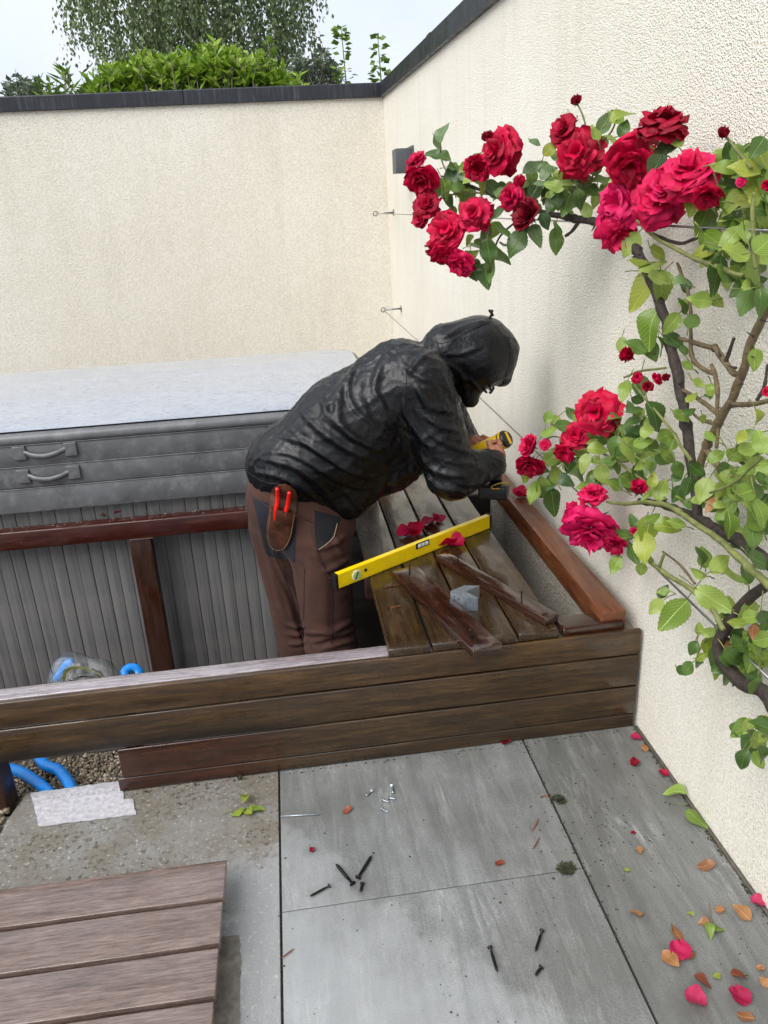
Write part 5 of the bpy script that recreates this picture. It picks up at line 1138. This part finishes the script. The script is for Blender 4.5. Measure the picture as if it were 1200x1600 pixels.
z8 = lambda X, Y: (420+X/1.538, 1120+Y/1.538)
def lay(name, me, px, ang, lpx, z, label, cat, group, tilt=.15):
    c = at(px[0], px[1], 'z', z); ln = lpx*(c-CPOS).length/FPX*.68; a = radians(ang); d = Vector((cos(a), sin(a), 0)); t = Vector((R2.uniform(-tilt, tilt), R2.uniform(-tilt, tilt), 1))
    m = leaf_matrix(c, d+Vector((0, 0, R2.uniform(-.08, .12))), t, ln); zs = [(m @ v.co).z for v in me.vertices]; m = Matrix.Translation((0, 0, z+.0008-min(zs))) @ m
    o = mk(name, me, None, None, m); tag(o, label, cat, group); return o
gp_ = 'fallen rose petals'; gl = 'fallen leaves on the paving'
for k, (x, y, an, l, tone, lab) in enumerate([
    (*z8(570, 62), 10, 22, 'dark', 'crimson petal at the foot of the fascia boards above the slab joint'), (*z8(882, 52), 170, 22, 'wilt', 'pink petal in the corner where fascia boards meet the right wall'), (*z8(880, 115), 20, 20, 'dark', 'crimson petal on the paving just below the corner brown leaf'), (*z8(948, 138), 120, 20, 'wilt', 'pink petal against the right wall foot below the corner'),
    (*z8(105, 322), 60, 12, 'dark', 'small crimson petal scrap left of the crossed black screws'), (*z8(988, 566), 80, 40, 'wilt', 'bright pink petal lying on a pair of large brown leaves'), (*z8(1025, 686), 160, 38, 'wilt', 'pink petal at the bottom edge, left of the two'), (*z8(1130, 676), 100, 38, 'wilt', 'pink petal at the bottom edge, right of the two'), (*z8(1175, 450), 150, 26, 'wilt', 'pink petal at the right edge near the wall foot'), (*z8(876, 280), 150, 10, 'dark', 'tiny crimson petal scrap alone on the right slab')]):
    lay('rose_petal', PM[tone][k % 4], (x, y), an, l, 0, lab, 'petal', gp_)
for k, (x, y, an, l, tone, lab) in enumerate([
    (*z8(190, 227), 20, 24, 'rust', 'reddish curled leaf near the small silver screws'), (*z8(555, 353), 0, 22, 'rust', 'orange brown leaf on the horizontal slab joint'), (*z8(902, 76), 70, 24, 'brown', 'brown leaf between the petals in the wall corner'), (*z8(890, 321), 80, 20, 'brown', 'small curled beige leaf in the middle of the right slab'), (*z8(860, 371), 130, 13, 'yellow', 'tiny yellow leaf on the right slab beside the joint'),
    (*z8(1052, 362), -10, 36, 'brown', 'flat brown leaf lying alone near the right wall'), (*z8(882, 476), 175, 30, 'brown', 'brown leaf lying alone beside the long slab joint'), (*z8(1136, 473), 110, 40, 'brown', 'large round brown leaf near the right wall foot'), (*z8(1083, 467), 170, 20, 'brown', 'small brown leaf left of the large round one'), (*z8(1045, 500), 160, 22, 'brown', 'small brown leaf beside the green sprig'), (*z8(978, 521), 100, 36, 'brown', 'brown leaf above the bright pink petal'), (*z8(966, 586), -70, 42, 'brown', 'large brown leaf under the left of the pink petal'), (*z8(1014, 574), 30, 24, 'brown', 'brown leaf under the right of the pink petal'),
    (*z8(1042, 640), -60, 36, 'rust', 'orange withered leaf below the pink petal pile'), (*z8(1075, 627), 100, 18, 'yellow', 'small green leaf below the green sprig'), (*z8(1013, 478), 120, 14, 'yellow', 'tiny pale green leaf left of the green sprig'), (*z8(1146, 724), -30, 30, 'brown', 'dark brown leaf cut by the bottom edge'), (*z8(1190, 640), 100, 24, 'brown', 'brown leaf cut by the right edge near the bottom'), (*z8(1180, 606), 140, 16, 'brown', 'small brown leaf at the right edge above another'), (*z8(1130, 628), -30, 30, 'rust', 'narrow curled rust leaf above the right bottom petal')]):
    lay('fallen_leaf', LM[tone][k % 5], (x, y), an, l, .0005*(k % 3), lab, 'leaf', gl, .3)
def sprig(leaves, stem, label):
    c = at(stem[0][0], stem[0][1], 'z', 0); s = empty('leaf_sprig', c, label, 'sprig', 'fallen green sprigs')
    tube('stalk', s, gn, [at(x, y, 'z', .004) for x, y in stem], .0012, 5, 4)
    for k, (x, y, an, l, tone) in enumerate(leaves):
        c = at(x, y, 'z', 0); ln = l*(c-CPOS).length/FPX; a = radians(an); m = leaf_matrix(c, Vector((cos(a), sin(a), .05)), Vector((R2.uniform(-.2, .2), R2.uniform(-.2, .2), 1)), ln)
        me = LM[tone][k % 5]; mz = min((m @ q.co).z for q in me.vertices); mk('leaf', me, None, s, Matrix.Translation((0, 0, .001-mz)) @ m)
sprig([(385, 1252, 80, 24, 'yellow'), (372, 1272, 200, 20, 'yellow'), (388, 1272, -60, 22, 'yellow'), (402, 1266, -10, 24, 'light')], [(350, 1270), (368, 1267), (384, 1262)], 'yellow green rose leaf sprig lying on the soiled left slab')
sprig([(*z8(975, 195), 150, 30, 'light'), (*z8(1027, 254), -60, 34, 'light')], [z8(972, 207), z8(1000, 215), z8(1022, 235)], 'green sprig of two leaves at the foot of the right wall')
sprig([(*z8(1058, 522), -110, 20, 'light'), (*z8(1078, 512), -20, 18, 'light')], [z8(1058, 450), z8(1062, 480), z8(1066, 506)], 'small green sprig with an upright stalk among the brown leaves')
# petals on the deck and elsewhere
for k, (x, y, an, l, tone, lab, z) in enumerate([
    (636, 838, 30, 30, 'pink', 'leftmost petal of the pile behind the spirit level', DZ), (655, 828, 60, 34, 'pink', 'petal in the middle of the pile behind the spirit level', DZ+.004), (646, 836, 100, 28, 'red', 'lower petal of the pile behind the spirit level', DZ+.002), (674, 818, 40, 32, 'pink', 'rightmost petal of the pile behind the spirit level', DZ+.003), (684, 814, 80, 22, 'pink', 'small petal at the right end of the pile behind the level', DZ),
    (696, 852, 10, 36, 'red', 'left red petal lying in front of the spirit level', DZ), (712, 852, 150, 28, 'pink', 'right pink petal lying in front of the spirit level', DZ+.003), (706, 846, 60, 26, 'red', 'petal squeezed under the front of the spirit level', DZ+.001),
    (813, 776, 160, 26, 'pink', 'pink petal on the cedar beam by the wall', .407)]):
    lay('rose_petal', PM[tone][k % 4], (x, y), an, l*1.45, z, lab, 'petal', gp_, .45)
c = at(183, 803, 'z', .333); lay('rose_petal', PM['pink'][1], (183, 802), 10, 16, .333, 'pink petal on the dark red rail before the hot tub', 'petal', gp_, .4)
lay('fallen_leaf', LM['brown'][2], (160, 806), 10, 16, .333, 'small tan leaf on the dark red rail before the hot tub', 'leaf', gl, .3)
# screws
SM = {k: screw_mesh(*a, 'screw_'+k) for k, a in {'long': (.052, .0026), 'short': (.02, .0024), 'tiny': (.014, .0016)}.items()}
def flat_screw(me, tip, head, mat, label, group):
    a, b = at(*tip, 'z', .0042), at(*head, 'z', .0042); d = (b-a).normalized(); Lm = max(v.co.z for v in me.vertices)
    k_ = (b-a).length/Lm*.95; o = mk('screw', me, mat, None, Matrix.Translation((a+b)/2-d*Lm*k_/2) @ d.to_track_quat('Z', 'Y').to_matrix().to_4x4() @ Matrix.Scale(k_, 4), True); tag(o, label, 'screw', group)
gb_ = 'loose black screws on the paving'
flat_screw(SM['long'], z8(160, 352), z8(203, 403), M['black_screw'], 'black screw left of the crossed pair, head towards the camera', gb_)
flat_screw(SM['long'], z8(248, 332), z8(213, 388), M['black_screw'], 'black screw right of the crossed pair', gb_)
flat_screw(SM['long'], z8(97, 432), z8(147, 405), M['black_screw'], 'black screw lying on the slab joint, leftmost of all', gb_)
flat_screw(SM['short'], z8(220, 421), z8(225, 400), M['black_screw'], 'short black screw just below the crossed pair', gb_)
flat_screw(SM['long'], z8(550, 615), z8(531, 552), M['black_screw'], 'long black screw in the middle of the near slab, left of two', gb_)
flat_screw(SM['long'], z8(640, 565), z8(657, 512), M['black_screw'], 'long black screw in the middle of the near slab, right of two', gb_)
flat_screw(SM['short'], z8(640, 622), z8(655, 601), M['black_screw'], 'short black screw below the right long screw on the near slab', gb_)
for k, (X, Y, an, lab) in enumerate([(240, 184, 40, 'leftmost of five tiny silver screws on the far slab'), (297, 175, 100, 'topmost of five tiny silver screws on the far slab'), (280, 202, 160, 'tiny silver screw at the middle left of the cluster of five'), (296, 196, 170, 'tiny silver screw at the right of the cluster of five'), (279, 225, 150, 'lowest of five tiny silver screws on the far slab')]):
    x, y = z8(X, Y); dx, dy = 6*cos(radians(an)), -6*sin(radians(an)); flat_screw(SM['tiny'], (x-dx, y-dy), (x+dx, y+dy), M['zinc'], lab, 'tiny silver screws')
o = tube('nail', None, M['zinc'], [at(*z8(28, 239), 'z', .003), at(*z8(122, 234), 'z', .003)], .0022, 8, 0); tag(o, 'long silver nail lying across the left slab joint', 'nail')
def tuft(px, r, n, label):
    c = at(*px, 'z', 0); v, f = [], []
    for i in range(n):
        a = R2.random()*6.3; q = r*math.sqrt(R2.random())*R2.uniform(.5, 1.1); s = R2.uniform(.004, .011); b = Vector((c.x+q*cos(a), c.y+q*sin(a)*.8, R2.uniform(.0, .014)*(1-q/r*.8)+.001)); d = Vector((R2.uniform(-1, 1), R2.uniform(-1, 1), R2.uniform(.0, .6)))*s; e = Vector((-d.y, d.x, 0))*.35
        k = len(v); v += [b-e, b+e, b+d]; f.append((k, k+1, k+2))
    o = pyd('moss_clump', v, f, M['moss'], None); tag(o, label, 'moss', 'moss clumps on the paving')
tuft(z8(697, 200), .022, 260, 'dark moss clump on the long joint near the fascia boards'); tuft(z8(715, 366), .026, 420, 'round green moss clump where the slab joints cross')
tuft((375, 1218), .006, 30, 'tiny moss speck on the soiled slab under the boards')
for k, (X, Y, X2, Y2, lab) in enumerate([(632, 274, 648, 245, 'thin reddish twig left of the upper moss clump'), (634, 318, 650, 290, 'thin reddish twig below the other twig'), (30, 580, 60, 558, 'thin reddish twig beside the left slab joint'), (655, 190, 676, 196, 'rusty twig beside the upper moss clump')]):
    a, b = at(*z8(X, Y), 'z', .003), at(*z8(X2, Y2), 'z', .003); o = tube('twig', None, M['leaf_rust'], [a, a.lerp(b, .5)+Vector((.004, .003, 0)), b], [.0012, .0018, .001], 5, 4); tag(o, lab, 'twig', 'twigs on the paving')
# crumbs of soil: dots on slabs, lines in the joints and at the wall foot
v, f = [], []
def crumb(x, y, s):
    b = len(v); z = .0004
    for k in range(5): a = 2*pi*k/5; v.append((x+s*cos(a)*R2.uniform(.5, 1.3), y+s*sin(a)*R2.uniform(.5, 1.3), z))
    v.append((x, y, z+s*.7)); f.extend([(b+k, b+(k+1) % 5, b+5) for k in range(5)])
for i in range(420): crumb(R2.uniform(-.9, .98), R2.uniform(.9, 1.98), abs(R2.gauss(0, .0011))+.0006)
for i in range(260): c = at(*z8(R2.gauss(790, 110), R2.gauss(260, 90)), 'z', 0); crumb(min(c.x, .99), min(c.y, 1.98), abs(R2.gauss(0, .0014))+.0007)
for i in range(330): crumb(XW-.012-abs(R2.gauss(0, .006)), R2.uniform(.7, 1.98), abs(R2.gauss(0, .002))+.001)
for i in range(150): crumb(.63+R2.gauss(0, .004), R2.uniform(1.2, 1.98), abs(R2.gauss(0, .0016))+.0007)
for i in range(160): crumb(R2.uniform(-.6, .98), 1.983-abs(R2.gauss(0, .007)), abs(R2.gauss(0, .0018))+.0008)
o = pyd('soil_crumbs', v, f, M['moss'], None); tag(o, 'dark soil crumbs scattered over the paving and along its edges', 'soil', kind='stuff')
# narrow darker strip along the foot of the wall
o = blk('wall_foot_joint', rw, M['stain'], XW-.010, XW-.0015, -2.2, 1.99, -.02, .004, 0)

# ------------------------------------------------------------------ trees and shrubs beyond the back wall
def scatter_leaves(name, par, mat, items, wr=.5):
    v, f = [], []
    for b, d, n, ln in items:
        d = d.normalized(); n = (n-d*n.dot(d)); n = n.normalized() if n.length > 1e-4 else d.orthogonal().normalized(); x = d.cross(n)*ln*wr*.5; k = len(v)
        v += [b, b+d*ln*.45+x+n*ln*.05, b+d*ln, b+d*ln*.45-x+n*ln*.05, b+d*ln*.5-n*ln*.06]; f += [(k, k+4, k+1), (k+1, k+4, k+2), (k+2, k+4, k+3), (k+3, k+4, k)]
    return pyd(name, v, f, mat, par)
R3 = random.Random(5); rv = lambda: Vector((R3.gauss(0, 1), R3.gauss(0, 1), R3.gauss(0, 1)))
def tree(name, loc, h, label, cat, items, mat, trunk_r, wr, limbs):
    t = empty(name, loc, label, cat); b = Vector(loc)
    tube('trunk', t, M['bark'], [b, b+Vector((.1, 0, h*.35)), b+Vector((-.05, .1, h*.7)), b+Vector((0, 0, h*.98))], [trunk_r, trunk_r*.8, trunk_r*.5, trunk_r*.12], 9, 5)
    for q in limbs: tube('limb', t, M['bark'], q, [trunk_r*.35, trunk_r*.22, trunk_r*.08], 6, 5)
    scatter_leaves('crown', t, mat, items, wr); return t
# birch
it, lim = [], []; bc_ = Vector((-.95, 15, 6.2))
for s in range(3000):
    a = R3.random()*6.283; rr_ = math.sqrt(R3.random()); z0 = R3.uniform(-2.4, 2.2); prof = math.sqrt(max(.02, 1-(z0/(3.9 if z0 > 0 else 2.75))**2))*(1+.22*noise.noise(Vector((a*1.3, z0*.9, 2)))); p = bc_+Vector((cos(a)*rr_*2.25*prof, sin(a)*rr_*2.0*prof, z0)); sway = Vector((R3.gauss(0, .12), R3.gauss(0, .12), -1)); n = R3.randint(16, 34)
    if noise.noise(p*1.1) < -.3: continue
    for k in range(n):
        q = p+sway*(k*.034)+rv()*.035; it.append((q, Vector((R3.gauss(0, .5), R3.gauss(0, .5), -1)), rv(), R3.uniform(.055, .09)))
for k in range(7): a = k*.9; b0 = Vector((-.95, 15, 3+k*.6)); lim.append([b0, b0+Vector((cos(a)*.8, sin(a)*.8, .5)), b0+Vector((cos(a)*1.7, sin(a)*1.6, .5))])
tree('birch_tree', (-.95, 15, -.56), 9.6, 'tall drooping birch tree rising behind the back wall', 'tree', it, M['birch'], .16, .62, lim)
# laurel hedge shrub
def shoots(outline, y0, dep, n, ln, up, per=(8, 14)):
    it, lim = [], []
    for s in range(n):
        x = R3.uniform(outline[0][0], outline[-1][0]); top = np.interp(x, [q[0] for q in outline], [q[1] for q in outline])
        tp = at(x, top+abs(R3.gauss(0, 1))*20-(R3.uniform(5, 16) if R3.random() < .14 else 0), 'y', y0+R3.uniform(-dep, dep)); h_ = R3.uniform(.15, .4); lean = Vector((R3.gauss(0, .25), R3.gauss(0, .25), 1)).normalized(); b = tp-lean*h_; lim.append((b, tp))
        for k in range(R3.randint(*per)):
            t = R3.random(); q = b.lerp(tp, t); a = R3.random()*6.3; d = Vector((cos(a), sin(a), R3.uniform(.1, up))); it.append((q, d, Vector((0, 0, 1))+rv()*.4, ln*R3.uniform(.6, 1.2)))
    return it, lim
def shrub(name, outline, y0, dep, n, ln, up, mat, label, wr, cat='shrub', per=(8, 14), solid=0):
    it, lim = shoots(outline, y0, dep, n, ln, up, per); xm = (outline[0][0]+outline[-1][0])/2; b = at(xm, 140, 'y', y0); t = empty(name, (b.x, y0, -.56), label, cat)
    v, f = [], []
    for a, c in lim: tube_vf([a-Vector((0, 0, .3)), a, c], [.006, .005, .002], 5, True, v, f)
    for k in range(6): a = R3.choice(lim)[0]; tube_vf([(b.x+R3.uniform(-.1, .1), y0, -.56), (b.x+(a.x-b.x)*.5, y0, 1.2), a], [.025, .02, .008], 6, True, v, f)
    pyd('stems', v, f, M['bark'], t, None, True)
    for k in range(solid):   # inner body so the hedge is not see-through low down
        x = R3.uniform(outline[0][0], outline[-1][0]); q = at(x, np.interp(x, [c[0] for c in outline], [c[1] for c in outline])+R3.uniform(18, 75), 'y', y0+R3.uniform(-dep, dep)); a = R3.random()*6.3; it.append((q, Vector((cos(a), sin(a), R3.uniform(-.2, up))), Vector((0, 0, 1))+rv()*.4, ln*R3.uniform(.7, 1.2)))
    scatter_leaves('crown', t, mat, it, wr)
shrub('laurel_shrub', [(140, 118), (180, 100), (215, 92), (250, 88), (300, 82), (330, 66), (360, 74), (380, 92), (420, 96), (455, 112), (470, 122)], 8.2, .3, 300, .11, 1.2, M['laurel'], 'bright green leafy laurel showing above the back wall under the birch', .42, solid=3000)
shrub('laurel_shrub', [(75, 128), (92, 112), (100, 104), (112, 112), (135, 126)], 8.1, .1, 16, .15, 1.0, M['sapleaf'], 'small spiky green shoot left of the bright laurel above the wall', .28, per=(7, 11))
shrub('grey_bush', [(5, 122), (30, 116), (60, 124), (78, 136)], 10, .4, 60, .09, .9, M['greyleaf'], 'grey green bush at the far left above the back wall', .45, solid=260)
shrub('grey_bush', [(445, 100), (470, 84), (500, 72), (520, 78), (530, 100)], 10, .4, 90, .075, .6, M['greyleaf'], 'grey green bush right of the birch above the back wall', .6, solid=420)
def sapling(px, top, label):
    t0 = at(px, top, 'y', 8.0); b = Vector((t0.x+.04, 8.0, -.56)); t = empty('young_tree', b, label, 'tree', 'young trees behind the wall'); it = []
    tube('trunk', t, M['cane_green'], [b, b.lerp(t0, .5)+Vector((.03, 0, 0)), t0], [.02, .014, .003], 7, 6)
    for k in range(80):
        q = t0-Vector((0, 0, R3.random()*.62)); a = R3.random()*6.3; sp = .02+(t0.z-q.z)*.16; d = Vector((cos(a), sin(a)*.8, R3.uniform(-.5, .5))); it.append((q+d*sp*R3.uniform(.2, 1), d, Vector((0, 0, 1))+rv()*.5, R3.uniform(.055, .09)))
    scatter_leaves('crown', t, M['sapleaf'], it, .8)
sapling(533, 42, 'young slender tree above the wall, left of the two beside the corner'); sapling(590, 54, 'young slender tree above the wall, nearest the corner')
sapling(418, 62, 'young slender tree rising from the right side of the laurel')
